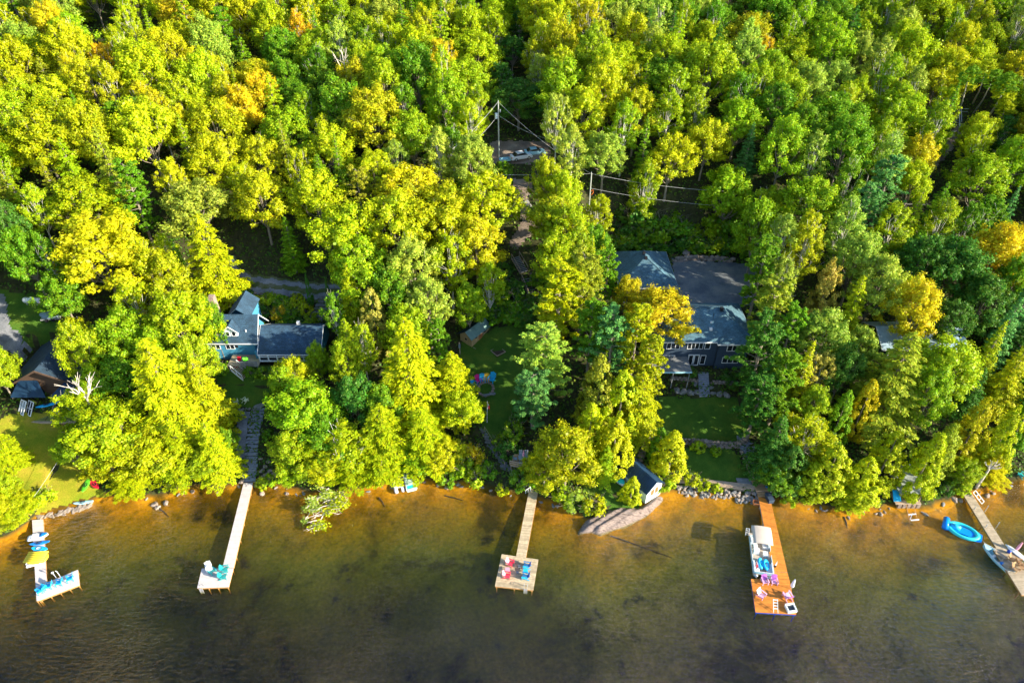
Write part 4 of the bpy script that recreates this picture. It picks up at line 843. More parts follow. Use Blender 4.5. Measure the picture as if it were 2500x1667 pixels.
# fire pit
p=G(1186,951); 
for k in range(16):
    a=2*math.pi*k/16; x,y=p.x+1.25*math.cos(a),p.y+1.25*math.sin(a); boulder((x,y,H(x,y)+.18),(.30,.22,.2),'reddish block of the round fire pit','stones ringing the fire pit',200+k,M_brick,'fire_pit_stone','stone')
g='coloured adirondack chairs around the fire pit'
for (cx,cy),rz,m,lb in [((1159,943),60,M_azure,'azure adirondack chair, leftmost at the fire pit'),((1168,934),30,M_magenta,'magenta adirondack chair at the fire pit'),((1178,932),10,M_azure,'small azure adirondack chair between the magenta and golden ones'),((1188,931),-5,M_gold,'golden yellow adirondack chair at the fire pit'),((1200,932),-25,M_azure,'large azure adirondack chair, rightmost at the fire pit')]:
    chair((cx,cy),None,rz,lb,m,group=g,sc=1.25 if cx!=1200 else 1.5)
p=G(1195,967); t=T('log_bench','weathered half-log bench beside the fire pit','bench',(p.x,p.y,p.z),R(12)); MB().box(-1,1,-.2,.2,.35,.47).build('seat',M_greywood,t)
for s_ in (-1,1): MB().box(s_*.7-.1,s_*.7+.1,-.15,.15,0,.35).build('leg',M_greywood,t)
p=G(1216,859); t=T('sandbox','square dark sand pit edged with pale boards on the middle lawn','sandbox',(p.x,p.y,p.z),R(38)); MB().box(-.85,.85,-.85,.85,-.3,.12).build('soil',M_mulch,t)
for k in range(4):
    a=k*math.pi/2; MB().beam((.9*math.cos(a)-.95*math.sin(a),.9*math.sin(a)+.95*math.cos(a),.14),(.9*math.cos(a)+.85*math.sin(a),.9*math.sin(a)-.85*math.cos(a),.14),.08,.16).build('board',M_timber,t)
# tool shed
p=G(1152,848); t=T('tool_shed','small wooden board shed with pale green metal roof on the middle lawn','shed',(p.x,p.y,p.z-.1),R(52))
wl=MB(); wl.box(0,4.6,0,2.6,0,2.1); wl.add([(0,0,2.1),(0,2.6,2.1),(0,1.1,3.0)],[(0,2,1)]); wl.add([(4.6,0,2.1),(4.6,2.6,2.1),(4.6,1.1,3.0)],[(0,1,2)]); wl.build('wall',M_shedwood,t)
rf=MB(); rf.slab([(-.35,-.3,1.95),(4.95,-.3,1.95),(4.95,1.1,3.1),(-.35,1.1,3.1)],.06).build('roof',M_shedroof,t); MB().slab([(-.35,1.103,3.1),(4.95,1.103,3.1),(4.95,3.0,1.9),(-.35,3.0,1.9)],.06).build('roof',M_metalblue,t)
for x in (.9,3.2): fo=MB().box(x,x+.6,-.05,.02,1.3,1.75).build('window',M_timber,t); MB().box(x+.07,x+.53,-.06,-.045,1.37,1.68).build('pane',M_glass,fo)
fo=MB().box(-.05,.02,1.0,1.5,1.1,1.6).build('window',M_timber,t); MB().box(-.06,-.045,1.06,1.44,1.16,1.54).build('pane',M_glass,fo)
MB().box(1.9,2.9,-.05,0,0.1,1.9).build('door',M_stainedpost,t); MB().box(0,4.6,-.9,-.25,0,.2).build('doorstep',M_stonetan,t)
p=G(1123,865); t=T('garden_post','short pale post with a box standing left of the tool shed','post',p); MB().tube([(0,0,-.2),(0,0,2.6)],.10,8).build('post',M_timber,t); MB().box(-.16,.16,-.2,-.1,1.5,2.3).build('box',M_greymetal,t)
# wooden hillside stairs
a=G(1309,741);b_=G(1284,682);c_=G(1258,636)
flight('hillside_stairs','lower flight of dark wooden stairs climbing the slope right of the shed',a+Vector((0,0,.3)),b_+Vector((0,0,.3)),1.6,11,M_greywood,rails=True,rm=M_timber)
flight('hillside_stairs','upper flight of dark wooden stairs climbing the slope right of the shed',b_+Vector((-.3,1.3,.7)),c_+Vector((0,0,.8)),1.6,10,M_greywood,rails=True,rm=M_timber)
# ---- dock 4: orange cedar dock
decking('dock_walkway','long orange cedar walkway leading out past the pontoon boat','dock',[(1851,1211),(1881.6,1220.6),(1922.7,1396),(1887.5,1394)],.7,90,M_dockorange,posts=[(u,v) for v in (.1,.35,.6,.9) for u in (0,1)],fm=M_steel)
decking('dock_platform','narrow orange joining section between cedar walkway and end platform','dock',[(1888,1395),(1922.7,1397),(1927,1413),(1892,1412)],.68,8,M_dockorange,posts=(),fm=M_frame)
decking('dock_platform','large orange cedar end platform with purple chairs','dock',[(1833.6,1412.5),(1927.5,1414),(1944.6,1500),(1844.6,1494)],.68,44,M_dockorange,posts=[(u,v) for v in (0,1) for u in (0,.5,1)],fm=M_navyblue)
chair((1866,1422),.68,5,'purple adirondack chair, left of two beside the pontoon bow',M_lilac,M_purple); chair((1889,1423),.68,-5,'purple adirondack chair, right of two beside the pontoon bow',M_lilac,M_purple)
chair((1858,1456),.68,40,'pale pink adirondack chair with a white towel on the orange platform',M_lilac,M_white,sc=1.2); chair((1921,1458),.68,-165,'purple adirondack chair facing away at the right edge of the platform',M_lilac,M_purple,sc=1.3)
t=T('folded_swim_ladder','white swim ladder folded up onto the orange platform','ladder',P(1892,1490,.68),R(-4))
for s_ in (-1,1): MB().tube([(s_*.27,-.4,.1),(s_*.27,.0,.35),(s_*.27,.9,1.15)],.035,6).build('rail',M_white,t)
for k in range(4): MB().box(-.27,.27,.0+k*.26,.1+k*.26,.36+k*.23,.40+k*.23).build('rung',M_white,t)
t=T('boarding_step','white framed boarding step with dark tread at the right corner','steps',P(1930,1487,.68),R(8)); MB().box(-.6,.6,-.5,-.32,0,.35).build('frame',M_white,t); MB().box(-.6,.6,.4,.55,0,.55).build('frame',M_white,t); MB().box(-.6,-.45,-.32,.4,0,.45).build('frame',M_white,t); MB().box(.45,.6,-.32,.4,0,.45).build('frame',M_white,t); MB().box(-.45,.45,-.32,.4,.2,.26).build('tread',M_glass,t)
t=T('folded_parasol','white folded parasol at the upper right corner of the orange platform','parasol',P(1931,1437,.68),0); MB().tube([(0,0,0),(0,0,2.2)],.03,6).build('pole',M_steel,t); MB().tube([(0,0,.7),(0,0,1.0),(0,0,1.7),(0,0,2.2)],[.26,.22,.15,.03],9).build('canopy',M_white,t)
t=T('boat_fender','small black and white fender standing on the cedar walkway','fender',P(1892,1383,.7)); MB().tube([(0,0,0),(0,0,.35)],.14,8).build('base',M_black,t); MB().tube([(0,0,.35),(.1,.1,.6),(.15,.15,.95)],[.1,.09,.04],8).build('top',M_white,t)
decking('dock_landing','tan timber landing between flagstone steps and cedar walkway','deck',[(1832,1166),(1868,1166),(1879,1196),(1848,1198)],1.25,12,M_landing,posts=((0,0),(1,0),(1,1),(0,1)),fm=M_timber,zb=9)
flight('dock_landing_steps','two tan steps down from the landing to the cedar walkway',P(1866,1213,.78),P(1864,1200,1.15),1.9,2,M_landing,rails=False,stringer=False,tread=.4)
p=P(1876,1217,.7); t=T('storage_box','navy storage box at the start of the cedar walkway','box',p,R(8)); MB().box(-.38,.38,-.9,.6,0,.62).build('body',M_wallnavy,t); MB().hexa([(-.42,-.94,.62),(.42,-.94,.62),(.42,.64,.62),(-.42,.64,.62)],[(-.40,-.9,.72),(.40,-.9,.72),(.40,.6,.72),(-.40,.6,.72)]).build('lid',M_wallnavy,t)
t=T('bucket','round blue bucket on the tan landing','bucket',P(1872,1188,1.27)); MB().tube([(0,0,0),(0,0,.22)],[.2,.26],14,False).build('body',M_blue,t); MB().tube([(0,0,.02),(0,0,.05)],.19,14).build('base',M_blue,t)
decking('garden_platform','low grey slatted platform left of the tan landing','deck',[(1797,1166),(1833,1168),(1836,1181),(1803,1180)],1.15,7,M_greywood,posts=(),fm=M_greywood,zb=9)
t=T('crate_stack','open wooden crate at the water edge left of the cedar dock','crate',P(1846,1230,.2),R(-10))
for z in (.05,.3): 
    for s_ in (-1,1): MB().box(-.45,.45,s_*.35-.03,s_*.35+.03,z,z+.18).build('slat',M_stainedpost,t); MB().box(s_*.45-.03,s_*.45+.03,-.32,.32,z,z+.18).build('slat',M_stainedpost,t)
# timber retaining wall
a=P(1657,1189,.0);b_=P(1852,1211,.0); t=T('retaining_wall','long timber retaining wall along the lower lawn','wall',a)
mb=MB()
for k in range(5): 
    for j in range(5): u0,u1=j/5+.002,(j+1)/5-.002; mb.beam(a.lerp(b_,u0)+Vector((0,.35,.12+k*.2)),a.lerp(b_,u1)+Vector((0,.35,.12+k*.2)),.2,.19)
mb.build('timbers',M_timber,t,True); mb=MB(); mb.beam(a+Vector((0,.75,1.12)),b_+Vector((0,.75,1.12)),.75,.1); mb.build('cap',M_timber,t,True)
MB().beam(a+Vector((-.1,.3,0)),a+Vector((-.1,.3,1.5)),.2).build('post',M_stainedpost,t,True)
rn=random.Random(4); meshes=[MB().blob((0,0,0),(1,.8,.75),random.Random(900+k),2,.25).mesh('riprap_stone',M_stone if k%2 else M_stonetan) for k in range(6)]
for k in range(150):
    u=rn.uniform(-.02,.97); v=rn.uniform(0,1); c=a.lerp(b_,u)+Vector((0,.05-v*1.6,0)); r_=rn.uniform(.22,.40)
    o=bpy.data.objects.new('riprap_stone',meshes[k%6]); C.objects.link(o); o.location=(c.x,c.y,.55-v*.75+rn.uniform(-.05,.1)); o.scale=(r_,r_*rn.uniform(.7,1),r_*.8); o.rotation_euler=(rn.uniform(-.4,.4),rn.uniform(-.4,.4),rn.uniform(0,6)); tag(o,'rounded grey stone piled below the timber retaining wall','stone','riprap stones below the timber wall')
# shore stones left
for k in range(46):
    u=rn.uniform(0,1); px_=92+u*130; py_=1264-u*30+rn.uniform(-5,7); p=G(px_,py_); r_=rn.uniform(.2,.5)
    o=bpy.data.objects.new('shore_stone',meshes[(k*2)%6]); C.objects.link(o); o.location=(p.x,p.y,p.z+.05); o.scale=(r_*1.3,r_*.8,r_*.5); o.rotation_euler=(0,0,rn.uniform(0,6)); tag(o,'pale flat stone on the bank right of the left dock','stone','pale stones on the bank by the left dock')
for k,(cx,cy,r_) in enumerate([(378,1232,.55),(385,1240,.4),(405,1228,.5),(470,1200,.4),(640,1205,.5),(700,1205,.35),(2150,1255,.4),(2330,1220,.5),(2345,1222,.4),(2410,1210,.45),(2425,1205,.35),(1090,1190,.35),(1198,1198,.3),(590,1240,.3)]):
    p=G(cx,cy); boulder((p.x,p.y,max(p.z,-.1)+.05),(r_,r_*.8,r_*.55),'lone rounded boulder standing in the shallows at the waterline','boulders along the waterline',300+k,M_stonetan)
# scattered stones and sunken logs along the whole shore
for k in range(90):
    px_=rn.uniform(330,2480); i=0
    while SHORE[i+1][0]<px_: i+=1
    f=(px_-SHORE[i][0])/(SHORE[i+1][0]-SHORE[i][0]); py_=SHORE[i][1]*(1-f)+SHORE[i+1][1]*f+rn.uniform(-4,7)
    if 1400<px_<1660 or 1655<px_<1930: continue
    p=G(px_,py_); r_=rn.uniform(.12,.36); o=bpy.data.objects.new('shore_stone',meshes[(k*5)%6]); C.objects.link(o); o.location=(p.x,p.y,p.z+.03); o.scale=(r_*1.2,r_*.8,r_*.6); o.rotation_euler=(0,0,rn.uniform(0,6)); tag(o,'small brown stone scattered along the orange shallows under the trees','stone','small stones scattered along the shallows')
for k,(a_,b__,lb) in enumerate([((925,1215),(940,1238),'short dark sunken log left of the mint boat'),((1490,1308),(1640,1362),'long thin sunken pole in the water right of the rock ledge'),((385,1238),(412,1262),'thin sunken branch below the left shore boulders'),((2060,1262),(2068,1290),'dark stump standing in the shallows below the right cedars'),((1085,1210),(1130,1222),'sunken driftwood near the central beach')]):
    a=G(*a_);b_=G(*b__); a.z+=.08;b_.z+=.08; tag(MB().tube([a,a.lerp(b_,.5)+Vector((.1,0,.03)),b_],[.11,.09,.05],7).build('sunken_log',M_mulch),lb,'log')
# rock outcrop
op=[(1416,1300),(1432,1272),(1460,1258),(1510,1243),(1560,1246),(1586,1233),(1604,1216),(1612,1216),(1590,1240),(1560,1262),(1520,1282),(1480,1296),(1465,1304),(1448,1298)]
wp=[P(*q,0) for q in op]; x0=min(q.x for q in wp);x1=max(q.x for q in wp);y0=min(q.y for q in wp);y1=max(q.y for q in wp); st=.18
gx=np.arange(x0-.5,x1+.5,st);gy=np.arange(y0-.5,y1+.7,st); X,Y=np.meshgrid(gx,gy); pl=[(q.x,q.y) for q in wp]
def pdist(x,y):
    m=9
    for i in range(len(pl)):
        ax,ay=pl[i];bx,by=pl[(i+1)%len(pl)]; L2=(bx-ax)**2+(by-ay)**2; tt=max(0,min(1,((x-ax)*(bx-ax)+(y-ay)*(by-ay))/L2)); m=min(m,math.hypot(x-ax-tt*(bx-ax),y-ay-tt*(by-ay)))
    return m if inpoly(x,y,pl) else -m
Dm=np.array([[pdist(x,y) for x in gx] for y in gy]); U=(X*-.55+Y*.83)
Zr=np.clip(Dm*.95,-.9,.62)+np.where(Dm>0,.10*np.sin(U*7)+.05*np.sin(U*17+X)+.05*np.sin(X*3+Y*5),0)+np.clip((Y-y0)*.12,0,.4)-.02
vs_=np.stack([X.ravel(),Y.ravel(),Zr.ravel()],1); wv=len(gx); ii=(np.arange(len(gy)-1)[:,None]*wv+np.arange(wv-1)[None,:]).ravel(); fq=np.stack([ii,ii+1,ii+1+wv,ii+wv],1)
fq=fq[(Dm.ravel()[fq].max(1)>-.45)]
m,n,l,b=newmat('striated_bedrock'); tc=N(n,'ShaderNodeTexCoord'); mp=N(n,'ShaderNodeMapping'); mp.inputs['Rotation'].default_value=(0,0,R(-33)); mp.inputs['Scale'].default_value=(.5,5,1); l.new(tc.outputs['Object'],mp.inputs[0]); nz=N(n,'ShaderNodeTexNoise',Scale=1.6,Detail=7.0,Roughness=.7); l.new(mp.outputs[0],nz.inputs[0]); r_=ramp(n,[(.36,(.035,.028,.025)),(.44,(.15,.11,.095)),(.52,(.30,.23,.20)),(.60,(.14,.11,.10)),(.68,(.27,.23,.22))]); l.new(nz.outputs[0],r_.inputs[0]); l.new(r_.outputs[0],b.inputs['Base Color']); b.inputs['Roughness'].default_value=.9
bp=N(n,'ShaderNodeBump',Strength=.8,Distance=.12); l.new(nz.outputs[0],bp.inputs['Height']); l.new(bp.outputs[0],b.inputs['Normal'])
o=bpy.data.objects.new('rock_outcrop',npmesh('rock_outcrop',vs_,fq,m)); C.objects.link(o); tag(o,'pale striated bedrock ledge sloping into the lake beside the boathouse','rock')
# dry stone walls, flagstone stairs right
def rubble(name,label,px,r_,rows,m,step=.55):
    pts=[G(*q) for q in px]; t=T(name,label,'wall',pts[0]); mb=MB(); rn=random.Random(len(px)*7+int(px[0][0]))
    for a,b in zip(pts[:-1],pts[1:]):
        n_=max(1,int((b-a).length/step))
        for k in range(n_):
            for j in range(rows):
                c=a.lerp(b,(k+.5*(j%2)+.3)/n_); s_=r_*rn.uniform(.75,1.2); mb.blob((c.x+rn.uniform(-.1,.1),c.y+j*.18,H(c.x,c.y)+.12+j*r_*.85),(s_*1.25,s_,s_*.85),rn,1,.15)
    mb.build('stones',m,t,True); return t
rubble('stone_wall','low rubble stone wall between the upper and lower lawns',[(1580,1078),(1640,1084),(1680,1084),(1720,1088),(1760,1092),(1800,1092),(1822,1080)],.34,3,M_stonetan)
rubble('stone_wall','upper terrace stone wall left of the grey stairs',[(1635,926),(1670,928),(1706,934)],.30,2,M_stonetan); rubble('stone_wall','upper terrace stone wall right of the grey stairs',[(1736,936),(1770,938),(1800,940)],.30,2,M_stonetan)
for k,(cx,cy,r_) in enumerate([(1652,955,.75),(1668,958,.7),(1685,960,.7),(1702,960,.65),(1741,962,.5),(1757,964,.7),(1773,966,.7),(1697,940,.45),(1737,948,.4)]):
    p=G(cx,cy); boulder((p.x,p.y,p.z+.2),(r_,r_*.7,r_*.6),'large pale boulder edging the terrace beside the grey stairs','boulders edging the terrace',400+k)
t=T('stone_stairs','straight grey slab staircase from navy house to the upper lawn','stairs',G(1720,964))
a,b_=G(1720,966),G(1717,912)
for k in range(11):
    c=a.lerp(b_,k/10); z=a.z+.1+(b_.z-a.z)*k/10; MB().box(c.x-.85,c.x+.85,c.y-.22,c.y+.24,z-.3,z+.02).build('step',M_step,t,True)
MB().box(c.x-1.15,c.x+1.15,c.y+.3,c.y+1.2,b_.z-.1,b_.z+.13).build('brick_landing',mat('red_brick_paving',(.34,.10,.05),.85,.3,4),t,True)
t=T('stone_stairs','curved flight of broad flagstones down to the tan landing','stairs',G(1855,1160))
cs=[(1812,1068,13),(1820,1082,18),(1826,1098,18),(1832,1112,19),(1838,1125,19),(1845,1140,20),(1852,1153,20),(1856,1162,22)]
for k in range(14):
    u=k/13*7; i=min(int(u),6); f=u-i; q=[cs[i][j]*(1-f)+cs[i+1][j]*f for j in range(3)]; c_=G(q[0],q[1]); w2=q[2]/15.5; a=random.uniform(-.1,.2); ca,sa=math.cos(a),math.sin(a)
    MB().prism([(c_.x+x*w2*ca-y*.36*sa,c_.y+x*w2*sa+y*.36*ca) for x,y in ((-1,-.8),(-.3,-1.1),(.6,-.9),(1.1,-.5),(1,.9),(.1,1.1),(-.95,.8))],c_.z-.25,c_.z+.10+.02*(k%3)).build('step',M_step,t,True)
for k in range(9):
    p=G(1811+k*3.4,1104+k*8.2); boulder((p.x,p.y,p.z+.15),(.36,.3,.26),'white rounded stone edging the curved flagstone stairs','white stones edging the curved stairs',500+k,M_stonetan,'edging_stone','stone')
t=T('stone_stairs','short pale stone steps behind the boathouse roof','stairs',G(1563,1122))
for k in range(6):
    c_=G(1561+k*2.6,1122-k*6); MB().prism([(c_.x-.6,c_.y-.3),(c_.x+.5,c_.y-.35),(c_.x+.65,c_.y+.2),(c_.x-.5,c_.y+.28)],c_.z-.2,c_.z+.16).build('step',M_stonetan,t,True)
# ================================================================= HOUSES
def win(par,x,y,z,w,h,n=2,face='-y',fm=None,rows=1,prefix='window'):
    """framed window on a wall; x,y,z = lower centre, root-local"""
    fm=fm or M_white; f=MB(); g=MB(); fr=.09
    def bx(mb,u0,u1,d0,d1,z0,z1):
        if face=='-y': mb.box(x+u0,x+u1,y-d1,y-d0,z0,z1)
        elif face=='+x': mb.box(x+d0,x+d1,y+u0,y+u1,z0,z1)
        elif face=='-x': mb.box(x-d1,x-d0,y+u0,y+u1,z0,z1)
    f_=fr
    bx(f,-w/2,w/2,.0,.07,z,z+f_); bx(f,-w/2,w/2,.0,.07,z+h-f_,z+h)
    for k in range(n+1):
        u=-w/2+k*(w-f_)/n; bx(f,u,u+f_,0,.065,z+f_,z+h-f_)
    if rows>1: bx(f,-w/2+f_,w/2-f_,.0,.055,z+h*.5-.03,z+h*.5+.03)
    o=f.build(prefix,fm,par); bx(g,-w/2+.02,w/2-.02,.008,.03,z+.02,z+h-.02); g.build('pane',M_glass,o); return o
def local(t,p): return Vector(p)-t.location
def gable_roof(t,x0,x1,yf,yr,yb,zf,zr,zb,m,th=.16,trim=M_white):
    o=MB().slab([(x0,yf,zf),(x1,yf,zf),(x1,yr,zr),(x0,yr,zr)],th); o.slab([(x0,yr+.003,zr),(x1,yr+.003,zr),(x1,yb,zb),(x0,yb,zb)],th); r=o.build('roof',m,t,True)
    e=MB(); e.box(x0,x1,yf-.10,yf-.005,zf-th-.03,zf-.01)
    for x,s_ in ((x0,-1),(x1,1)):
        a0,a1=(x-.07,x-.004) if s_<0 else (x+.004,x+.07)
        e.hexa([(a0,yf,zf-th-.04),(a1,yf,zf-th-.04),(a1,yr,zr-th-.04),(a0,yr,zr-th-.04)],[(a0,yf,zf+.02),(a1,yf,zf+.02),(a1,yr,zr+.02),(a0,yr,zr+.02)])
        e.hexa([(a0,yr+.01,zr-th-.04),(a1,yr+.01,zr-th-.04),(a1,yb,zb-th-.04),(a0,yb,zb-th-.04)],[(a0,yr+.01,zr+.02),(a1,yr+.01,zr+.02),(a1,yb,zb+.02),(a0,yb,zb+.02)])
    e.build('trim',trim,r if False else t,True); return r
def gable_walls(t,x0,x1,y0,y1,yr,z0,ze,zr,m):
    mb=MB(); mb.box(x0,x1,y0,y1,z0,ze)
    for x in (x0,x1): mb.add([(x,y0,ze),(x,y1,ze),(x,yr,zr)],[(0,1,2) if x==x1 else (0,2,1)])
    return mb.build('wall',m,t,True)
def hip_roof(t,x0,x1,y0,y1,ze,zr,ra,rb,m,trim=M_white):
    mb=MB(); c=[(x0,y0,ze),(x1,y0,ze),(x1,y1,ze),(x0,y1,ze)]; ra=(*ra,zr); rb=(*rb,zr)   # ra front/left, rb back/right
    if abs(ra[0]-rb[0])<.1: fs=[(0,1,4),(1,2,5,4),(2,3,5),(3,0,4,5)]
    else: fs=[(0,1,5,4),(1,2,5),(2,3,4,5),(3,0,4)]
    mb.add(c+[ra,rb],fs+[(3,2,1,0)]); r=mb.build('roof',m,t,True)
    e=MB()
    for (a,b) in ((0,1),(1,2),(2,3),(3,0)): e.beam(Vector(c[a])-Vector((0,0,.14)),Vector(c[b])-Vector((0,0,.14)),.08,.2)
    e.build('trim',trim,t,True); 
    rc=MB(); 
    for a,b in ((0,4),(1,4 if abs(ra[0]-rb[0])<.1 else 5),(4,5)):
        pts=c+[ra,rb]; rc.beam(Vector(pts[a])+Vector((0,0,.03)),Vector(pts[b])+Vector((0,0,.03)),.22,.05)
    rc.build('ridge_cap',m,t,True); return r
def vent(t,p,s_=.3,m=None,h=.45): return MB().box(p[0]-s_,p[0]+s_,p[1]-s_,p[1]+s_,p[2]-.3,p[2]+h).build('roof_vent',m or M_black,t,True)
# blue cottage
g0=6.6; t=T('cottage','sky blue cottage with navy shingle roof, dormer and screened porch','house',(-46,88.5,g0))
gable_walls(t,-50.7,-42.6,89.2,94.2,91.7,g0-1,10.5,13.7,M_wallblue)
gable_roof(t,-51.1,-42.0,88.5,91.7,94.9,10.45,14.05,10.45,M_roofnavy)
gable_walls(t,-42.59,-32.0,87.9,95.0,91.3,g0+.6,9.25,11.8,M_wallblue)
gable_roof(t,-41.9,-31.5,87.2,91.3,95.5,9.15,12.1,9.35,M_roofnavy)
# dormer with its two windows
dx=-46.3; mb=MB(); mb.box(dx-1.15,dx+1.15,89.3,91.6,11.0,12.45); mb.add([(dx-1.15,89.3,12.45),(dx+1.15,89.3,12.45),(dx,89.3,13.35)],[(0,1,2)]); dm=mb.build('dormer',M_wallpale,t,True)
q=MB(); q.slab([(dx-1.45,89.0,12.2),(dx,89.0,13.5),(dx,92.2,13.5),(dx-1.45,90.6,12.2)],.09); q.slab([(dx+.003,89.0,13.5),(dx+1.45,89.0,12.2),(dx+1.45,90.6,12.2),(dx+.003,92.2,13.5)],.09); q.build('dormer_roof',M_roofnavy,dm,True)
q=MB(); q.beam((dx-1.47,88.97,12.16),(dx,88.97,13.46),.06,.14); q.beam((dx,88.97,13.46),(dx+1.47,88.97,12.16),.06,.14); q.build('dormer_trim',M_white,dm,True)
for sx_ in (-.5,.5): win(t,dx+sx_+46,89.3-88.5,11.35-g0,.72,.95,1)
# rear cross gable
q=MB(); q.slab([(-47.6,92.0,13.2),(-45.6,92.0,14.9),(-45.6,97.5,14.9),(-47.6,97.5,13.2)],.1); q.slab([(-45.597,92.0,14.9),(-43.6,92.0,13.2),(-43.6,97.5,13.2),(-45.597,97.5,14.9)],.1); q.build('rear_roof',M_roofnavy,t,True); MB().box(-47.3,-43.9,93.2,97.2,10,13.2).build('rear_wall',M_wallblue,t,True)
mb=MB(); rn=random.Random(8); mb.hexa([(-50.6,93.2,9),(-49.3,93.2,9),(-49.3,94.6,9),(-50.6,94.6,9)],[(-50.4,93.4,16.2),(-49.5,93.4,16.2),(-49.5,94.4,16.2),(-50.4,94.4,16.2)]); mb.build('chimney',M_brick,t,True)
for sx_ in (-4.0,-1.6): win(t,sx_+.6,89.2-88.5,8.7-g0,1.5,1.25,2)
MB().tube([(-46+.1,89.14,9.25),(-46+.1,89.17,9.25)],.28,14).build('wreath',M_black,t,True)
win(t,-42.58+46,90.7-88.5+.6,12.1-g0,.7,.9,1,face='+x')
# screened porch
mb=MB(); mb.box(-41.6,-33,87.25,87.85,g0+1.3,8.98); mb.build('porch_screen',M_screen,t,True)
mb=MB(); 
for k in range(7): x=-41.7+k*1.45; mb.box(x-.08,x+.08,87.10,87.24,g0+1.2,8.98)
mb.box(-41.8,-32.9,87.08,87.23,g0+1.1,g0+1.28); mb.box(-41.8,-32.9,87.11,87.235,g0+2.0,g0+2.1); mb.build('porch_frame',M_wallpale,t,True)
vent(t,(-43.9,89.8,11.9),.08,M_white,.35); vent(t,(-36,92.6,11.2),.25,M_white,.7)
# deck and stairs
t2=T('cottage_deck','grey timber deck with board railing in front of the blue cottage','deck',(-46.5,86.5,g0)); mb=MB()
for k in range(12): mb.box(-46.9,-41.75,86.05+k*.245,86.05+k*.245+.225,g0+1.0,g0+1.06)
mb.build('deck_boards',M_dockold,t2,True); mb=MB()
for k in range(24): x=-44.6+k*.12; mb.box(x,x+.09,85.96,86.0,g0+.95,g0+1.95)
mb.build('railing',M_greywood,t2,True); MB().box(-44.7,-41.8,85.9,86.02,g0+1.96,g0+2.02).build('rail_cap',M_greywood,t2,True)
for x in (-46.8,-44.5,-42): MB().box(x,x+.12,86.1,86.22,g0-1.5,g0+1).build('post',M_greywood,t2,True)
lo=G(601,921); flight('cottage_stairs','dark wooden stairs with white handrails down from the cottage deck',lo+Vector((0,0,.1)),(-45.7,85.9,g0+.95),1.5,9,M_dockold,rails=True,rm=M_white,tread=.17)
p=(-44.0,86.8,g0+1.06); t=T('potted_plant','lime green potted plant on the cottage deck','plant',p); MB().tube([(0,0,0),(0,0,.35)],[.16,.22],9).build('pot',M_stainedpost,t); MB().blob((0,0,.7),(.38,.38,.5),random.Random(2),2,.35).build('foliage',M_green,t)
t=T('deck_chair','red seat beside the potted plant on the cottage deck','chair',(-45.2,87.2,g0+1.06)); MB().box(-.3,.3,-.25,.25,.3,.4).build('seat',M_red,t); MB().box(-.3,.3,.2,.26,.4,.85).build('backrest',M_red,t)
for a in (-.25,.25):
    for b in (-.2,.2): MB().box(a-.025,a+.025,b-.025,b+.025,0,.3).build('leg',M_black,t)
rubble('rock_garden_edge','rubble edging between the gravel lane and the cottage garden',[(590,714),(620,716),(660,720),(710,726)],.3,1,M_stonetan,.8)
t=T('stone_stairs','dark stone steps descending beside the cottage under the cedars','stairs',G(770,790))
for k in range(8):
    c_=G(766+k*4.4,790-k*9); MB().prism([(c_.x-1.3,c_.y-.2),(c_.x+1.2,c_.y-.25),(c_.x+1.3,c_.y+.2),(c_.x-1.1,c_.y+.25)],c_.z-.2,c_.z+.2).build('step',M_stone,t,True)
# navy house
g0=6.4; t=T('navy_house','two-storey navy house with slate hip roof and white windows','house',(31,88,g0))
MB().box(23.2,38.9,87.6,97.2,g0-.5,11.9).build('wall',M_wallnavy,t,True)
MB().box(33.6,38.4,86.9,87.61,g0-.5,11.9).build('bay',M_wallnavy,t,True)
hip_roof(t,22.6,39.5,86.9,97.9,12.0,14.9,(28.0,92.5),(34.3,92.5),M_roofblue)
hip_roof(t,33.2,38.9,86.3,92.5,11.97,13.6,(36,89.2),(36,90.0),M_roofblue)
for x,w_,n in ((30.0,2.6,4),(32.0,.95,1)): win(t,x-31,-.4,10.0-g0,w_,1.45,n)
win(t,36.3-31,-1.1,10.1-g0,2.6,1.35,3); win(t,36.0-31,-1.1,7.6-g0,2.7,1.25,3); win(t,26.4-31,-.4,10.0-g0,2.2,1.4,3); win(t,26.0-31,-.4,7.4-g0,2.0,1.3,2)
f=MB(); 
for k in range(2): f.box(29.2+k*.95,30.1+k*.95,87.48,87.595,g0+.15,g0+2.45)
o=f.build('door',M_white,t,True); f=MB()
for k in range(2): f.box(29.35+k*.95,29.95+k*.95,87.465,87.475,g0+.4,g0+2.3)
f.build('pane',M_glass,o,True); win(t,31.7-31,-.4,.35,.9,1.95,1)
for p_,s_,m_ in (((34.6,92.0,14.9),.26,M_black),((32.6,90.0,13.5),.12,M_white),((32.4,88.9,13.0),.22,M_white)): vent(t,p_,s_,m_,.3)
MB().tube([(33.0,90.7,13.5),(33.0,90.7,14.9)],.05,6).build('stack_pipe',M_black,t,True)
t=T('side_deck','dark raised deck with pale edge under the golden maple','deck',(26.5,85,g0)); MB().box(23.0,29.0,83.6,87.55,g0+1.9,g0+2.05).build('deck_boards',M_greywood,t,True); MB().box(23.0,29.0,83.5,83.59,g0+1.85,g0+2.1).build('fascia',M_skyboat,t,True)
for x in (23.3,26,28.6): MB().box(x,x+.14,83.7,83.84,g0-1.5,g0+1.9).build('post',M_greywood,t,True)
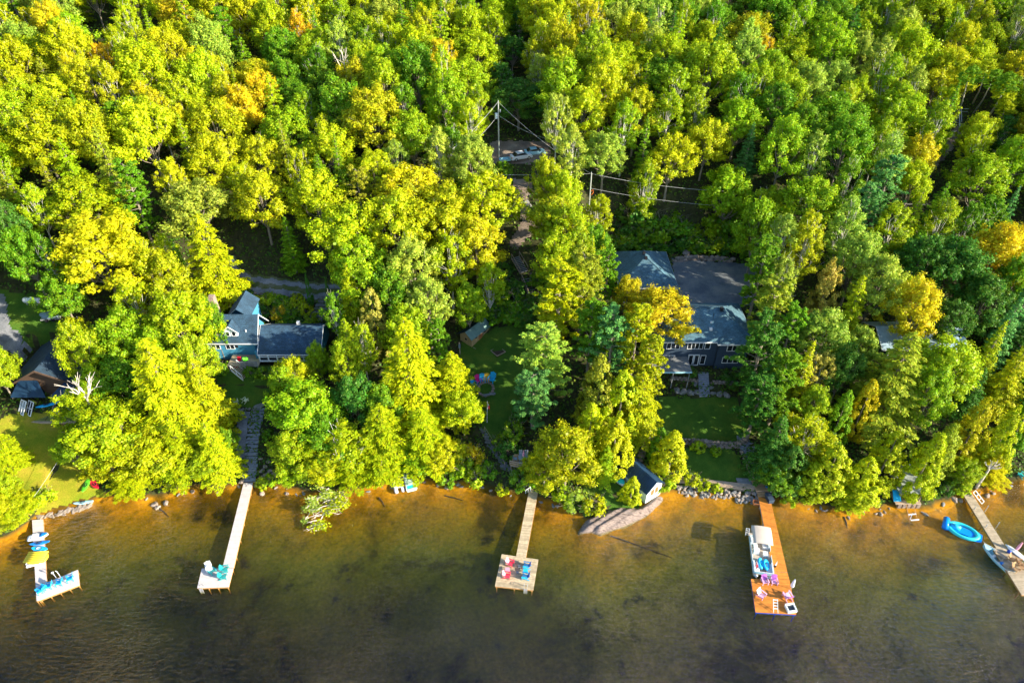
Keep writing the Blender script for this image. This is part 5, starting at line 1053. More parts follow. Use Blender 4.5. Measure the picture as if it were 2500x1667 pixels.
# garage
g0=10.4; t=T('garage','square navy garage with slate hip roof beside the parking area','garage',(24.2,108,g0))
MB().box(19.6,28.9,101.8,112.9,g0-3,13.0).build('wall',M_wallnavy,t,True)
hip_roof(t,18.95,29.5,101.1,113.6,13.05,16.2,(24.2,106.6),(24.2,108.6),M_roofblue)
vent(t,(24.0,107.6,16.2),.24,M_black,.35); vent(t,(24.15,106.2,16.0),.24,M_black,.35); MB().tube([(20.6,103.2,13.3),(20.6,103.2,14.5)],.05,6).build('stack_pipe',M_black,t,True)
win(t,22.9-24.2,101.8-108,11.2-g0,2.1,1.5,3,rows=2); MB().box(19.7,28.8,99.6,101.79,g0-.35,g0-.2).build('porch_floor',M_greywood,t,True); MB().box(19.7,28.8,99.5,99.59,g0-.35,g0+.7).build('porch_rail',M_wallnavy,t,True)
p=(21.9,100.5,g0-.2); smalltable((0,0),5,M_white,'white table on the garage porch',.9,.75).location=p
t=T('barbecue','dark barbecue on the garage porch','barbecue',(20.6,100.4,g0-.2)); MB().box(-.35,.35,-.25,.25,.5,.8).build('body',M_black,t); MB().tube([(-.35,0,.8),(.35,0,.8)],.24,10).build('lid',M_black,t); MB().box(-.3,.3,-.2,.2,0,.5).build('stand',M_steel,t)
rubble('boulder_wall','mossy boulder wall along the far edge of the parking area',[(1645,640),(1690,634),(1740,636),(1790,640)],.55,2,M_stonetan,.9)
p=G(1675,622); boulder((p.x,p.y,p.z+.4),(.8,.7,.6),'lone pale boulder on the bank right of the garage roof',None,77,M_stonetan)
# log cabin
g0=5.6; t=T('log_cabin','dark log cabin with navy shingled gable roof at far left','house',(-73,82,g0))
mb=MB(); mb.box(-78.2,-67.6,80.6,89.4,g0-2,9.0); mb.add([(-78.2,80.6,9.0),(-67.6,80.6,9.0),(-72.9,80.6,12.0)],[(0,1,2)]); mb.build('wall',M_log,t,True)
q=MB(); q.slab([(-79.2,79.6,8.7),(-72.9,79.3,12.4),(-72.9,90.2,12.4),(-79.2,90.0,8.7)],.18); q.slab([(-72.895,79.3,12.4),(-66.6,79.6,8.7),(-66.6,90.0,8.7),(-72.895,90.2,12.4)],.18); q.build('roof',M_roofdark,t,True)
q=MB(); q.beam((-79.2,79.52,8.6),(-72.9,79.2,12.3),.1,.28); q.beam((-72.9,79.2,12.3),(-66.6,79.52,8.6),.1,.28); q.build('barge_board',M_log,t,True)
q=MB(); q.slab([(-77.9,78.2,7.9),(-72.4,78.2,7.9),(-74.4,80.55,9.3),(-77.4,80.55,9.3)],.06); q.slab([(-71.9,78.2,7.9),(-67.6,78.2,7.9),(-67.9,80.55,9.3),(-69.9,80.55,9.3)],.06); q.build('porch_roof',M_metalblue,t,True)
win(t,-1.9,-1.4,.5,1.6,1.6,2,fm=M_log); win(t,2.2,-1.4,.5,1.6,1.6,2,fm=M_log); vent(t,(-71.5,84,11.6),.15,M_stonetan,.5)
t=T('cabin_deck','mossy deck on orange stained posts in front of the log cabin','deck',(-73,77,3.5)); mb=MB()
for k in range(9): mb.box(-80.5,-67.2,75.6+k*.3,75.6+k*.3+.28,5.25,5.32)
mb.build('deck_boards',mat('mossy_boards',(.20,.22,.05),.9,.3,2,island=.2),t,True); MB().box(-80.5,-67.2,75.35,75.58,5.0,5.34).build('front_beam',M_timber,t,True)
for k in range(9): MB().box(-80.3+k*1.6,-80.22+k*1.6,75.65,78.2,5.33,5.37).build('batten',M_log,t,True)
for x in (-78.6,-74.3,-70.0): 
    MB().beam((x,75.46,H(x,75.46)-.3),(x,75.46,5.0),.24).build('post',M_stainedpost,t,True); MB().beam((x,75.46,4.3),(x+.7,75.46,4.98),.14).build('brace',M_stainedpost,t,True); MB().beam((x,75.40,4.3),(x-.7,75.40,4.98),.14).build('brace',M_stainedpost,t,True)
for k,(cx,cy) in enumerate([(50,1012),(68,1014)]):
    p=G(cx,cy); t=T('window_sash',['white framed window sash leaning under the cabin deck, left','white framed window sash leaning under the cabin deck, right'][k],'window',p,R(-25)); t.rotation_euler=(R(-38),0,R(-25)); mb=MB()
    for x in (-.55,.0,.55): mb.box(x-.06,x+.06,-.04,.04,0,2.3)
    for z in (0,1.1,2.2): mb.box(-.6,.6,-.035,.035,z,z+.1)
    mb.build('frame',M_white,t); MB().box(-.55,.55,-.01,.01,.05,2.25).build('pane',M_glass,t)
p=G(122,998); kayak('kayak','blue kayak stored under the cabin deck at right',(p.x,p.y,p.z+.7),R(-68),M_azure,3.4,.7)
for s_ in (-.8,.8): pass
t=T('kayak_stand','low timber stand carrying the blue kayak under the cabin deck','stand',(p.x,p.y,p.z)); MB().box(-.9,-.75,-.4,.4,-.1,.69).build('post',M_timber,t); MB().box(.75,.9,-.4,.4,-.1,.69).build('post',M_timber,t)
# propane tank, covered car
p=G(82,742); t=T('propane_tank','white horizontal propane tank on the grass behind the log cabin','tank',p,R(-4)); rg_=[]
mb=MB().tube([(-1.55,0,.75),(-1.45,0,.75),(-1.2,0,.75),(1.2,0,.75),(1.45,0,.75),(1.55,0,.75)],[.12,.38,.5,.5,.38,.12],14); mb.build('tank_body',M_white,t,smooth=True); MB().tube([(0,0,1.2),(0,0,1.42)],.17,10).build('valve_dome',M_white,t)
for x in (-.9,.9): MB().box(x-.1,x+.1,-.35,.35,0,.4).build('leg',M_steel,t)
p=G(128,778); t=T('covered_trailer','low trailer under a grey-blue tarp behind the log cabin','trailer',p,R(10)); mb=MB(); mb.blob((0,0,.85),(1.7,1.0,.6),random.Random(3),3,.10); mb.build('tarp',mat('grey_tarp',(.22,.30,.36),.7,.2,2),t,smooth=True); MB().box(-1.5,1.5,-.8,.8,.3,.5).build('frame',M_steel,t)
for x in (-.5,.5):
    for s_ in (-1,1): MB().tube([(x,s_*.85,.3),(x,s_*1.02,.3)],.3,12).build('wheel',M_black,t)
# right house
g0=8; t=T('lake_house','house with pale blue-grey metal roof behind the big hemlock at right','house',(66.5,90,g0))
gable_walls(t,61.5,72.2,87.5,92.8,90,g0-1,11.2,12.6,M_wallnavy); gable_roof(t,59.9,73.9,86.2,90,93.8,11.0,12.9,11.0,M_metalpale)
for x in (-4,0,4): win(t,x,-3.1,1.0,1.8,1.3,2)
# boathouse
RZ=R(36); p=P(1575.5,1224.7,.7); t=T('boathouse','small pale boathouse with ribbed navy metal roof by the rock ledge','boathouse',p,RZ)
mb=MB(); Lb=6.9; mb.box(0,3.0,0,Lb,-.5,2.3); mb.add([(0,0,2.3),(3.0,0,2.3),(1.5,0,3.45)],[(0,1,2)]); mb.add([(0,Lb,2.3),(3.0,Lb,2.3),(1.5,Lb,3.45)],[(0,2,1)]); mb.build('wall',M_wallpale,t)
for s_ in (0,1):
    q=MB(); 
    if s_==0: q.slab([(-.35,-.3,2.05),(1.498,-.3,3.55),(1.498,Lb+.3,3.55),(-.35,Lb+.3,2.05)],.06)
    else: q.slab([(1.502,-.3,3.55),(3.35,-.3,2.05),(3.35,Lb+.3,2.05),(1.502,Lb+.3,3.55)],.06)
    k=0
    while k*.36<Lb+.5:
        y=-.25+k*.36
        if s_==0: q.beam((-.34,y,2.10),(1.47,y,3.57),.045,.06)
        else: q.beam((1.53,y,3.57),(3.34,y,2.10),.045,.06)
        k+=1
    q.build('roof',M_metalblue,t)
f=MB(); f.box(.65,2.45,-.07,0,.55,.68); f.box(.65,2.45,-.07,0,1.97,2.1)
for x in (.65,1.5,2.33): f.box(x,x+.12,-.068,0,.68,1.97)
fo=f.build('window',M_white,t); MB().box(.7,2.4,-.03,-.008,.6,2.05).build('pane',mat('painted_yellow_reflection',(.20,.13,.05),.4,.3,2.5),fo)  # yellow reflection in the window painted as the pane's colour
MB().box(-.02,.14,-.05,.0,-.4,2.28).build('corner_board',M_white,t); MB().box(2.86,3.02,-.05,.0,-.4,2.28).build('corner_board',M_white,t)
p=G(1508,1172); t=T('covered_boat','small boat wrapped in a teal blue tarp left of the boathouse','boat',p,R(30)); h_=hull(3.0,1.2,.6); h_.build('hull',M_white,t,smooth=True); MB().loft([[(w_*math.cos(a),y,.55+.35*max(0,math.sin(a))*(1-abs(y)/2)) for a in [2*math.pi*k/10 for k in range(10)]] for y,w_ in ((-1.45,.1),(-1.0,.5),(0,.64),(.9,.5),(1.4,.1))]).build('tarp',M_aqua,t)
# lakeside dock shed at right
p=P(2190,1226,.9); t=T('boat_shed','open boat shed with worn grey metal roof at the waterline','shed',p)
MB().slab([(-.2,0,1.9),(3.6,0,1.9),(3.3,5.0,2.6),(-.6,5.0,2.6)],.08).build('roof',mat('worn_metal_roof',(.33,.36,.36),.5,.45,2.5,metal=.3),t)
for x,y in ((.2,.2),(3.2,.2),(0,4.6),(3.0,4.6)): MB().box(x-.08,x+.08,y-.08,y+.08,-1.2,1.8+.13*y).build('post',M_timber,t)
MB().box(-.3,3.4,-.3,4.8,-.1,.02).build('floor',M_timber,t); MB().box(0,3.0,4.5,4.6,.02,2.3).build('back_wall',M_log,t)
for k in range(5): MB().box(.1+k*.68,.6+k*.68,-.45,-.1,-.8,-.11).build('pier_stone',M_stonetan,t)
MB().slab([(-1.0,-.5,.9),(.1,-.5,.9),(.3,1.3,1.5),(-.6,1.3,1.5)],.06).build('tarp',M_azure,t)
a,b_=P(2213,1232,.8),P(2248,1300,-.9); c_,d_=P(2228,1231,.8),P(2232,1302,-.9)
t=T('boat_rails','rusty boat launching rails with white crossbars running into the lake','rails',a); s_=Vector((1.1,.1,0))
MB().beam(a,P(2226,1302,-.9),.07).build('rail',M_frame,t,True); MB().beam(a+s_,P(2247,1300,-.9),.07).build('rail',M_frame,t,True)
for u in (.35,.62): q0=a.lerp(P(2226,1302,-.9),u); q1=(a+s_).lerp(P(2247,1300,-.9),u); q0.z=q1.z=max(q0.z,.25); MB().beam(q0,q1,.12).build('crossbar',M_white,t,True)
MB().beam(a+Vector((.2,-1.5,.0)),P(2222,1268,.4),.06).build('rail',M_white,t,True)
# ---- dock 5
decking('dock_walkway','old grey boardwalk dock slanting out at far right','dock',[(2350,1204),(2372,1203),(2458,1338),(2434,1340)],.6,80,M_dockold,posts=[(u,v) for v in (.1,.35,.6,.9) for u in (0,1)])
decking('dock_platform','wider cluttered dock section at the right edge of the picture','dock',[(2424,1338),(2474,1336),(2545,1447),(2495,1452)],.62,60,M_dockold,posts=[(u,v) for v in (.05,.5,.95) for u in (0,1)])
for k,(cx,cy) in enumerate([(2374,1250),(2405,1247),(2402,1293),(2432,1287)]):
    p=P(cx,cy,.0); o=MB().tube([(0,0,-1.3),(0,0,1.2)],.06,8).build('mooring_post',M_steel); o.location=p; tag(o,'grey mooring post standing beside the far right dock','post','mooring posts along the right dock')
t=T('dock_ladder','white wooden frame ladder at the shore end of the right dock','ladder',P(2384,1218,.2),R(35))
for s_ in (-1,1): MB().beam((s_*.35,-.9,.1),(s_*.35,.7,1.0),.08).build('rail',M_white,t)
for u in (0,.33,.66,1): MB().beam((-.35,-.9+1.6*u,.1+.9*u),(.35,-.9+1.6*u,.1+.9*u),.07).build('rung',M_white,t)
p=P(2432,1365,.02); t=T('rowboat','pale blue aluminium rowboat moored beside the right dock','boat',p,R(22))
L=4.3; mb=MB(); rings=[];ri=[]
for i in range(13):
    u=i/12; wd=.78*min(1,(1-u)**.55*1.35+.02) ; y=-L/2+u*L; 
    def rg2(w_,zb): return [(-w_,y,.55+.15*u*u),(-w_*.85,y,zb+.15),(-w_*.5,y,zb),(w_*.5,y,zb),(w_*.85,y,zb+.15),(w_,y,.55+.15*u*u)]
    rings.append(rg2(wd,-.12+.25*u**4)); ri.append(rg2(max(wd-.05,.01),-.06+.25*u**4))
vs=[v for r in rings for v in r]+[v for r in ri for v in r]; fs=[]; o_=13*6
for i in range(12):
    for k in range(5): fs.append((i*6+k,i*6+k+1,(i+1)*6+k+1,(i+1)*6+k)); fs.append((o_+i*6+k,o_+(i+1)*6+k,o_+(i+1)*6+k+1,o_+i*6+k+1))
    fs.append((i*6,(i+1)*6,o_+(i+1)*6,o_+i*6)); fs.append((i*6+5,o_+i*6+5,o_+(i+1)*6+5,(i+1)*6+5))
fs.append((0,1,2,3,4,5)); fs.append((o_+5,o_+4,o_+3,o_+2,o_+1,o_)); mb.add(vs,fs); mb.build('hull',M_skyboat,t)
gm=MB(); gm.tube([(-.79,-L/2,.57),(-.79,0,.6),(-.55,1.4,.66),(0,L/2,.74)],.035,6); gm.tube([(.79,-L/2,.57),(.79,0,.6),(.55,1.4,.66),(0,L/2,.74)],.035,6); gm.tube([(-.79,-L/2,.57),(.79,-L/2,.57)],.04,6); gm.build('gunwale',M_white,t)
for y,w_ in ((-1.7,.72),(-.7,.74),(.35,.74)): MB().box(-w_,w_,y-.17,y+.17,.34,.40).build('seat',M_white,t)
MB().slab([(-.45,1.2,.6),(.45,1.2,.6),(.05,2.0,.68),(-.05,2.0,.68)],.04).build('bow_deck',M_skyboat,t)
mo=MB().box(-.13,.13,-2.5,-2.1,.5,.95).build('outboard_motor',M_greymetal,t); MB().box(-.05,.05,-2.36,-2.22,-.6,.5).build('shaft',M_steel,mo)
t=T('life_jacket','blue life jacket lying in the moored rowboat','life jacket',p+Vector((.15,-.9,.42)),R(30)); MB().blob((0,0,.08),(.35,.3,.12),random.Random(1),2,.15).build('jacket',M_blue,t)
# items on dock 5
def item(name,lab,cat,px,z,fn,rz=0): t=T(name,lab,cat,P(*px,z),R(rz)); fn(t); return t
item('ball','small deep blue ball on the cluttered right dock','ball',(2462,1349),.66,lambda t:MB().blob((0,0,.25),(.27,.27,.27),random,3,0).build('ball_body',M_navyblue,t,smooth=True))
item('paddle_board','white paddle board lying along the outer edge of the right dock','board',(2484,1352),.66,lambda t:MB().loft([[(w_*math.cos(a),y,.08+.06*math.sin(a)) for a in [2*math.pi*k/10 for k in range(10)]] for y,w_ in ((-1.7,.15),(-1.2,.38),(0,.42),(1.1,.36),(1.7,.06))]).build('board_body',M_white,t,smooth=True),28)
item('float_flag','pink and white folded float sticking up at the right dock','float',(2481,1342),.9,lambda t:MB().tube([(0,0,0),(.3,.2,.5),(.6,.4,1.1)],[.16,.2,.1],8).build('float_body',M_pink,t))
for k,(a_,b__) in enumerate([((2470,1368),40),((2486,1376),80),((2478,1392),20),((2494,1388),60)]): chair(a_,.66,b__,['weathered tan adirondack chair, topmost on the cluttered dock','weathered tan adirondack chair, second from top on the cluttered dock','weathered tan adirondack chair, lower left on the cluttered dock','weathered tan adirondack chair, lower right on the cluttered dock'][k],M_landing,group='tan chairs on the right dock',sc=1.1)
item('bench','pale slatted bench at the shore end of the cluttered section','bench',(2440,1356),.66,lambda t:[MB().box(-.7,.7,-.2,.2,.38,.44).build('seat',M_timber,t),MB().box(-.62,-.52,-.18,.18,0,.38).build('leg',M_timber,t),MB().box(.52,.62,-.18,.18,0,.38).build('leg',M_timber,t)],-60)
o=chair((2492,1163),.4,200,'teal adirondack chair on the small beach at the right edge',M_teal)
# blue inflatable
p=P(2349,1299,.0); t=T('inflatable_lounge','large bright blue inflatable lounge floating beside the right dock','inflatable',p,R(-33))
q=MB(); q.torus((0,-.0,.3),1.35,.26,30,10,sx=1.35,sy=.85); q.build('outer_ring',M_aqua,t,smooth=True)
q=MB(); q.tube([(-2.2,-.95,.45),(-2.2,.95,.45)],.42,14); q.build('bolster',M_bluevinyl,t,smooth=True)
q=MB(); q.hexa([(-2.0,-.8,.05),(1.9,-.7,.05),(1.9,.7,.05),(-2.0,.8,.05)],[(-1.9,-.7,.45),(2.0,-.55,.30),(2.0,.55,.30),(-1.9,.7,.45)]); q.build('mattress',M_bluevinyl,t)
q=MB(); q.tube([(-1.6,0,.50),(-.4,0,.52)],.35,12); q.build('pillow',M_azure,t,smooth=True)
q=MB(); q.hexa([(1.5,-.9,.1),(2.4,-.6,.1),(2.4,.6,.1),(1.5,.9,.1)],[(1.5,-.9,.42),(2.35,-.55,.40),(2.35,.55,.40),(1.5,.9,.42)]); q.build('foot_panel',M_bluevinyl,t)
MB().tube([(1.75,0,.43),(1.75,0,.5)],.18,12).build('cup_holder',M_white,t)
t=T('mooring_rope','thin rope tying the blue inflatable to the right dock','rope',P(2392,1316,.3)); MB().tube([P(2392,1313,.3),P(2392,1316,.3) if False else P(2405,1325,.35),P(2428,1342,.6)],.03,5).build('rope_line',M_rope,t,True)
# raft / paddle boats at shore (mint boat)
p=P(1000,1176,.12); t=T('rowboat','mint and white square-ended boat pulled up under the trees at centre left','boat',p,R(18))
q=MB(); q.hexa([(-.65,-1.9,0),(.65,-1.9,0),(.5,1.9,.1),(-.5,1.9,.1)],[(-.8,-2.0,.5),(.8,-2.0,.5),(.65,2.1,.6),(-.65,2.1,.6)]); q.build('hull',M_mint,t)
q=MB(); q.box(-.62,.62,-1.8,1.7,.505,.53); o=q.build('inner_floor',M_aqua,t)
q=MB(); q.box(-.82,-.66,-2.0,2.0,.51,.62); q.box(.66,.82,-2.0,2.0,.51,.62); q.box(-.65,.65,-2.03,-1.82,.51,.62); q.box(-.65,.65,1.85,2.05,.51,.62); q.build('gunwale',M_white,t)
for y in (-.9,.2,1.1): MB().box(-.64,.64,y-.2,y+.2,.54,.66).build('seat',M_mint,t)
p=P(972,1183,.12); t=T('pedal_boat','cream pedal boat beached left of the mint boat','boat',p,R(18)); q=MB(); q.tube([(-.5,-1.6,.2),(-.5,1.5,.25)],[.26,.3],10); q.tube([(.5,-1.6,.2),(.5,1.5,.25)],[.26,.3],10); q.build('float_hull',M_cream if False else M_white,t,smooth=True); MB().box(-.6,.6,-.9,1.2,.35,.45).build('deck_panel',M_cream,t); MB().box(-.5,.5,.7,1.0,.45,.95).build('backrest',M_greymetal,t)
for cx,cy,rz,m,lb in ((212,1186,6,M_green,'lime green kayak on the shaded bank at left'),(231,1184,50,M_red,'red kayak on the bank right of the lime green one')):
    p=G(cx,cy); kayak('kayak',lb,(p.x,p.y,p.z+.12),R(rz),m,2.9,.85)
p=G(205,1229); kayak('kayak','pale blue kayak lying at the waterline below the green kayak',(p.x,p.y,max(p.z,0)+.1),R(-80),M_skyboat,2.8,.6)
# ---- pontoon boat
_s,_b=P(1851,1308,.6),P(1863,1402,.6); p=(_s+_b)/2; p.z=0; BRZ=math.atan2(-(_s.x-_b.x),_s.y-_b.y); t=T('pontoon_boat','white pontoon boat with beige canopy moored at the cedar dock','boat',p,BRZ); Lp=7.0; Wp=2.6
for s_ in (-1,1): MB().tube([(s_*.85,-3.5,.35),(s_*.85,-3.0,.15),(s_*.85,3.2,.12),(s_*.85,3.4,.12)],[.08,.33,.33,.30],12).build('pontoon',M_steel,t,smooth=True)
MB().box(-Wp/2,Wp/2,-3.1,3.4,.5,.6).build('deck_floor',mat('boat_carpet',(.42,.36,.30),.9,.15,3),t)
def fence(u): return u
for x0,y0,x1,y1 in ((-1.27,-3.05,-1.27,2.6),(1.27,-3.05,1.27,-.2),(1.27,.6,1.27,2.6),(-1.2,-3.07,1.2,-3.07),(-1.2,2.65,.4,2.65)):
    q=MB(); q.beam((x0,y0,.85),(x1,y1,.85),.04,.46); q.build('side_panel',M_skyboat,t); q=MB(); q.tube([(x0,y0,1.12),(x1,y1,1.12)],.035,6); q.build('rail',M_white,t)
for x,y,sx_,sy_ in ((-.85,-2.3,.38,.75),(.85,-2.3,.38,.75),(-.8,1.9,.45,.5),(.8,1.7,.42,.7)):
    q=MB(); q.box(x-sx_,x+sx_,y-sy_,y+sy_,.602,1.0); q.build('bench_seat',M_white,t); q=MB(); xx=x+(.32 if x>0 else -.32); q.box(xx-.08,xx+.08,y-sy_,y+sy_,1.002,1.35); q.build('seat_back',M_wallpale,t)
MB().box(-.95,-.25,-.05,.5,.602,1.35).build('helm_console',M_white,t); MB().box(-.85,-.35,.8,1.3,.602,1.05).build('helm_seat',M_white,t); MB().box(.3,.9,-.3,.4,.602,1.0).build('helm_seat',M_white,t)
q=MB(); nn=9
tp=[[( -1.28+2.56*i/6, y, 2.55+.16*math.sin(math.pi*i/6)-.10*abs(yy)**2) for i in range(7)] for yy,y in [( -1+2*j/8, .35+ (j/8)*2.9) for j in range(9)]]
q.add([v for r in tp for v in r]+[(v[0],v[1],v[2]-.05) for r in tp for v in r],[(j*7+i,j*7+i+1,(j+1)*7+i+1,(j+1)*7+i) for j in range(8) for i in range(6)]+[(63+j*7+i,63+(j+1)*7+i,63+(j+1)*7+i+1,63+j*7+i+1) for j in range(8) for i in range(6)]+[(j*7,(j+1)*7,63+(j+1)*7,63+j*7) for j in range(8)]+[(j*7+6,63+j*7+6,63+(j+1)*7+6,(j+1)*7+6) for j in range(8)]); cn=q.build('canopy',M_beige,t,smooth=True)
for s_ in (-1,1):
    for y0,y1 in ((1.8,.5),(1.8,3.1)): MB().tube([(s_*1.27,1.8,1.1),(s_*1.25,y1 if y1!=.5 else .5,2.42)],.025,5).build('canopy_strut',M_white,cn)
for s_ in (-1,1): MB().tube([(-1.45+s_*.22,3.0,.3),(-1.45+s_*.22,3.6,1.3)],.03,6).build('ladder_rail',M_white,t)
for u in (.15,.4,.65,.9): MB().box(-1.67,-1.23,3.0+.6*u,3.08+.6*u,.3+1.0*u,.34+1.0*u).build('ladder_rung',M_white,t)
mo=MB().box(-.2,.2,3.45,3.95,.5,1.15).build('outboard_motor',M_teal,t); MB().box(-.08,.08,3.6,3.8,-.5,.5).build('shaft',M_steel,mo)
M4=Matrix.Rotation(BRZ,4,'Z')
def onboat(x,y,z): return p+ (M4@Vector((x,y,z)))
for (x,y,lb) in ((-.25,-1.7,'azure towing ring on the pontoon bow, left one'),(.45,-1.8,'azure towing ring on the pontoon bow, right one')):
    tt=T('towable_tube',lb,'inflatable',onboat(x,y,1.05),R(9)); tt.rotation_euler=(0,R(35 if x<0 else 20),BRZ); MB().torus((0,0,0),.42,.17,22,9,sx=.8,sy=1.5).build('ring',M_azure,tt,smooth=True)
tt=T('boat_flag','limp red and white flag on a short pole at the pontoon bow','flag',onboat(-1.32,-2.9,1.0)); MB().tube([(0,0,-.2),(0,0,2.0)],.025,6).build('pole',M_white,tt); flag(tt,2.0,1.5,1.0)
# fallen cedar leaning over the water
def leaning(px,py,h,label,col,seed):
    rg=np.random.default_rng(seed); base=G(px,py); base.z=max(base.z,.2); t=T('fallen_tree',label,'tree',base)
    trunk=MB(); Pp=[];Ds=[];Nn=[];Ls=[]
    tip=Vector((-2.5,-6.8,-.1))
    trunk.tube([(0,0,0),(-.6,-2.2,.9),(-1.6,-4.8,.9),tip],[.22,.16,.09,.03],7)
    for k in range(34):
        u=rg.uniform(.04,1); c=Vector((0,0,.2)).lerp(Vector(tip),u)+Vector((0,0,.9*math.sin(u*3))); a=rg.uniform(-2.9,.1)+0; ln=rg.uniform(1.0,2.9)*(1.15-u*.4); e=c+Vector((math.cos(a)*ln,math.sin(a)*ln*.7,rg.uniform(-.4,1.0))); mid=(c+e)/2+Vector((0,0,.2))
        trunk.tube([c,mid,e],[.07,.04,.012],4)
        for j in range(3): b=c.lerp(e,rg.uniform(.4,1)); trunk.tube([b,b+Vector((rg.normal()*.5,rg.normal()*.5,rg.uniform(-.2,.5)))],[.03,.008],4)
        m=int(60*ln) if rg.uniform()<.72 else 0
        if m:
            s=rg.uniform(.25,1.08,m); q=np.array(c)[None]*(1-s[:,None])+np.array(e)[None]*s[:,None]+rg.normal(size=(m,3))*[.35,.35,.15]; q[:,2]=np.maximum(q[:,2],.1-base.z+.05)
            Pp.append(q); Ds.append(np.tile(np.array(e-c),(m,1))+rg.normal(size=(m,3))*.8); Nn.append(rg.normal(size=(m,3))*.5+[0,-.2,.8]); Ls.append(rg.uniform(.22,.45,m))
    v,f=quads_from(np.concatenate(Pp),np.concatenate(Nn),np.concatenate(Ls),np.concatenate(Ls)*.45,rg,np.concatenate(Ds))
    o=bpy.data.objects.new('crown',npmesh('crown_fallen',v,f,NEEDLE)); C.objects.link(o); o.parent=t; o.color=(*CT[col],1); trunk.build('trunk',M_deadwood,t); return t
leaning(838,1196,7,'half-bare cedar fallen outward over the shallow water left of centre','yg',41)
leaning(803,1192,6,'sparse grey-tipped cedar leaning low over the water left of the fallen cedar','pl',43).scale=(.8,.75,.9)
def bare(px,py,h,label,sp,seed,name='dead_tree',cut=.3):
    rg=random.Random(seed); b_=S(px,py,h*.8); t=T(name,label,'tree',b_); br=MB(); tr=MB(); tr.tube([(0,0,-.3),(.1,0,h*.4),(.3,.1,h*.72)],[.28,.2,.13],8)
    def grow(p,d,l,r,lev):
        q=p+d*l; m=(p+q)/2+Vector((rg.uniform(-.1,.1),rg.uniform(-.1,.1),0))*l; br.tube([p,m,q],[r,r*.8,r*.55],6)
        if lev>0:
            for _ in range(rg.choice((2,3,3))): grow(q if rg.random()<.6 else m,(d+Vector((rg.uniform(-1,1)*sp,rg.uniform(-1,1)*sp,rg.uniform(-.1,.6)))).normalized(),l*rg.uniform(.6,.95),r*.55,lev-1)
    for _ in range(4): grow(Vector((.3,.1,h*.70)),Vector((rg.uniform(-1,1)*sp,rg.uniform(-.7,.7)*sp,1)).normalized(),h*.15,.13,2)
    br.build('branches',M_deadwood,t); tr.build('trunk',M_deadwood,t); return t
bare(198,958,13,'bare white dead tree top above the left shore',1.0,5); bare(838,160,16,'bare grey treetop high on the left hillside',.7,9); bare(2415,1140,5.5,'small bare grey tree leaning by the right dock',.8,12)
# exposed birch trunks upper right
rn=random.Random(21)
for k,(bx_,by_,tx_,ty_) in enumerate([(2376,276,2435,180),(2403,298,2462,205),(2408,290,2455,215),(2375,252,2405,180),(2334,288,2362,200),(2435,310,2452,270)]):
    b_=G(bx_,by_); hh=[13,13,11,10,11,7][k]
    # find the top point of given height along the pixel ray
    d=ray(tx_,ty_); tt_=(b_.z+hh-CAMH)/d[2]; tp=Vector((d[0]*tt_,d[1]*tt_,b_.z+hh)); 
    if (tp-b_).length>20: tp=b_+(tp-b_).normalized()*16
    t=T('birch_tree',['leaning white birch trunk, tallest, at upper right','leaning white birch trunk with a twin, at upper right','thin twin of the leaning double birch at upper right','short pale birch trunk left of the leaning white ones','grey leaning trunk directly above the timber trestle','thin bluish sapling trunk right of the leaning birches'][k],'tree',b_,0,'exposed birch trunks at upper right'); v_=tp-b_
    MB().tube([(0,0,-.3),v_*.5+Vector((.3,0,-.3)),v_],[.2,.15,.07],7).build('trunk',M_birch,t)
    cm=BANK['birch'][k%3][0]; c=bpy.data.objects.new('crown',cm); C.objects.link(c); c.parent=t; c.color=(*CT['yg' if k%2 else 'gr'],1); c.scale=(.75,.75,.42); c.location=v_-Vector((0,0,9.2*.42-1.0))
# trestle on right slope
p=G(2328,312); t=T('timber_trestle','grey timber trestle stairs at the top of the right path','stairs',p,R(-8))
for k in range(6): MB().box(-1.0,1.0,k*.4,k*.4+.2,.6+k*.35,.68+k*.35).build('step',M_steel,t)
for s_ in (-1,1): MB().beam((s_*1.05,-.2,.4),(s_*1.05,2.4,2.6),.1,.2).build('stringer',M_steel,t); MB().beam((s_*1.1,-.2,1.4),(s_*1.1,2.4,3.6),.08).build('handrail',M_steel,t); MB().beam((s_*1.1,2.4,-.5),(s_*1.1,2.4,3.6),.1).build('post',M_steel,t)
for z in (2.7,3.3): MB().beam((-2.2,2.7,z),(2.8,2.7,z),.12).build('crossbeam',M_steel,t)
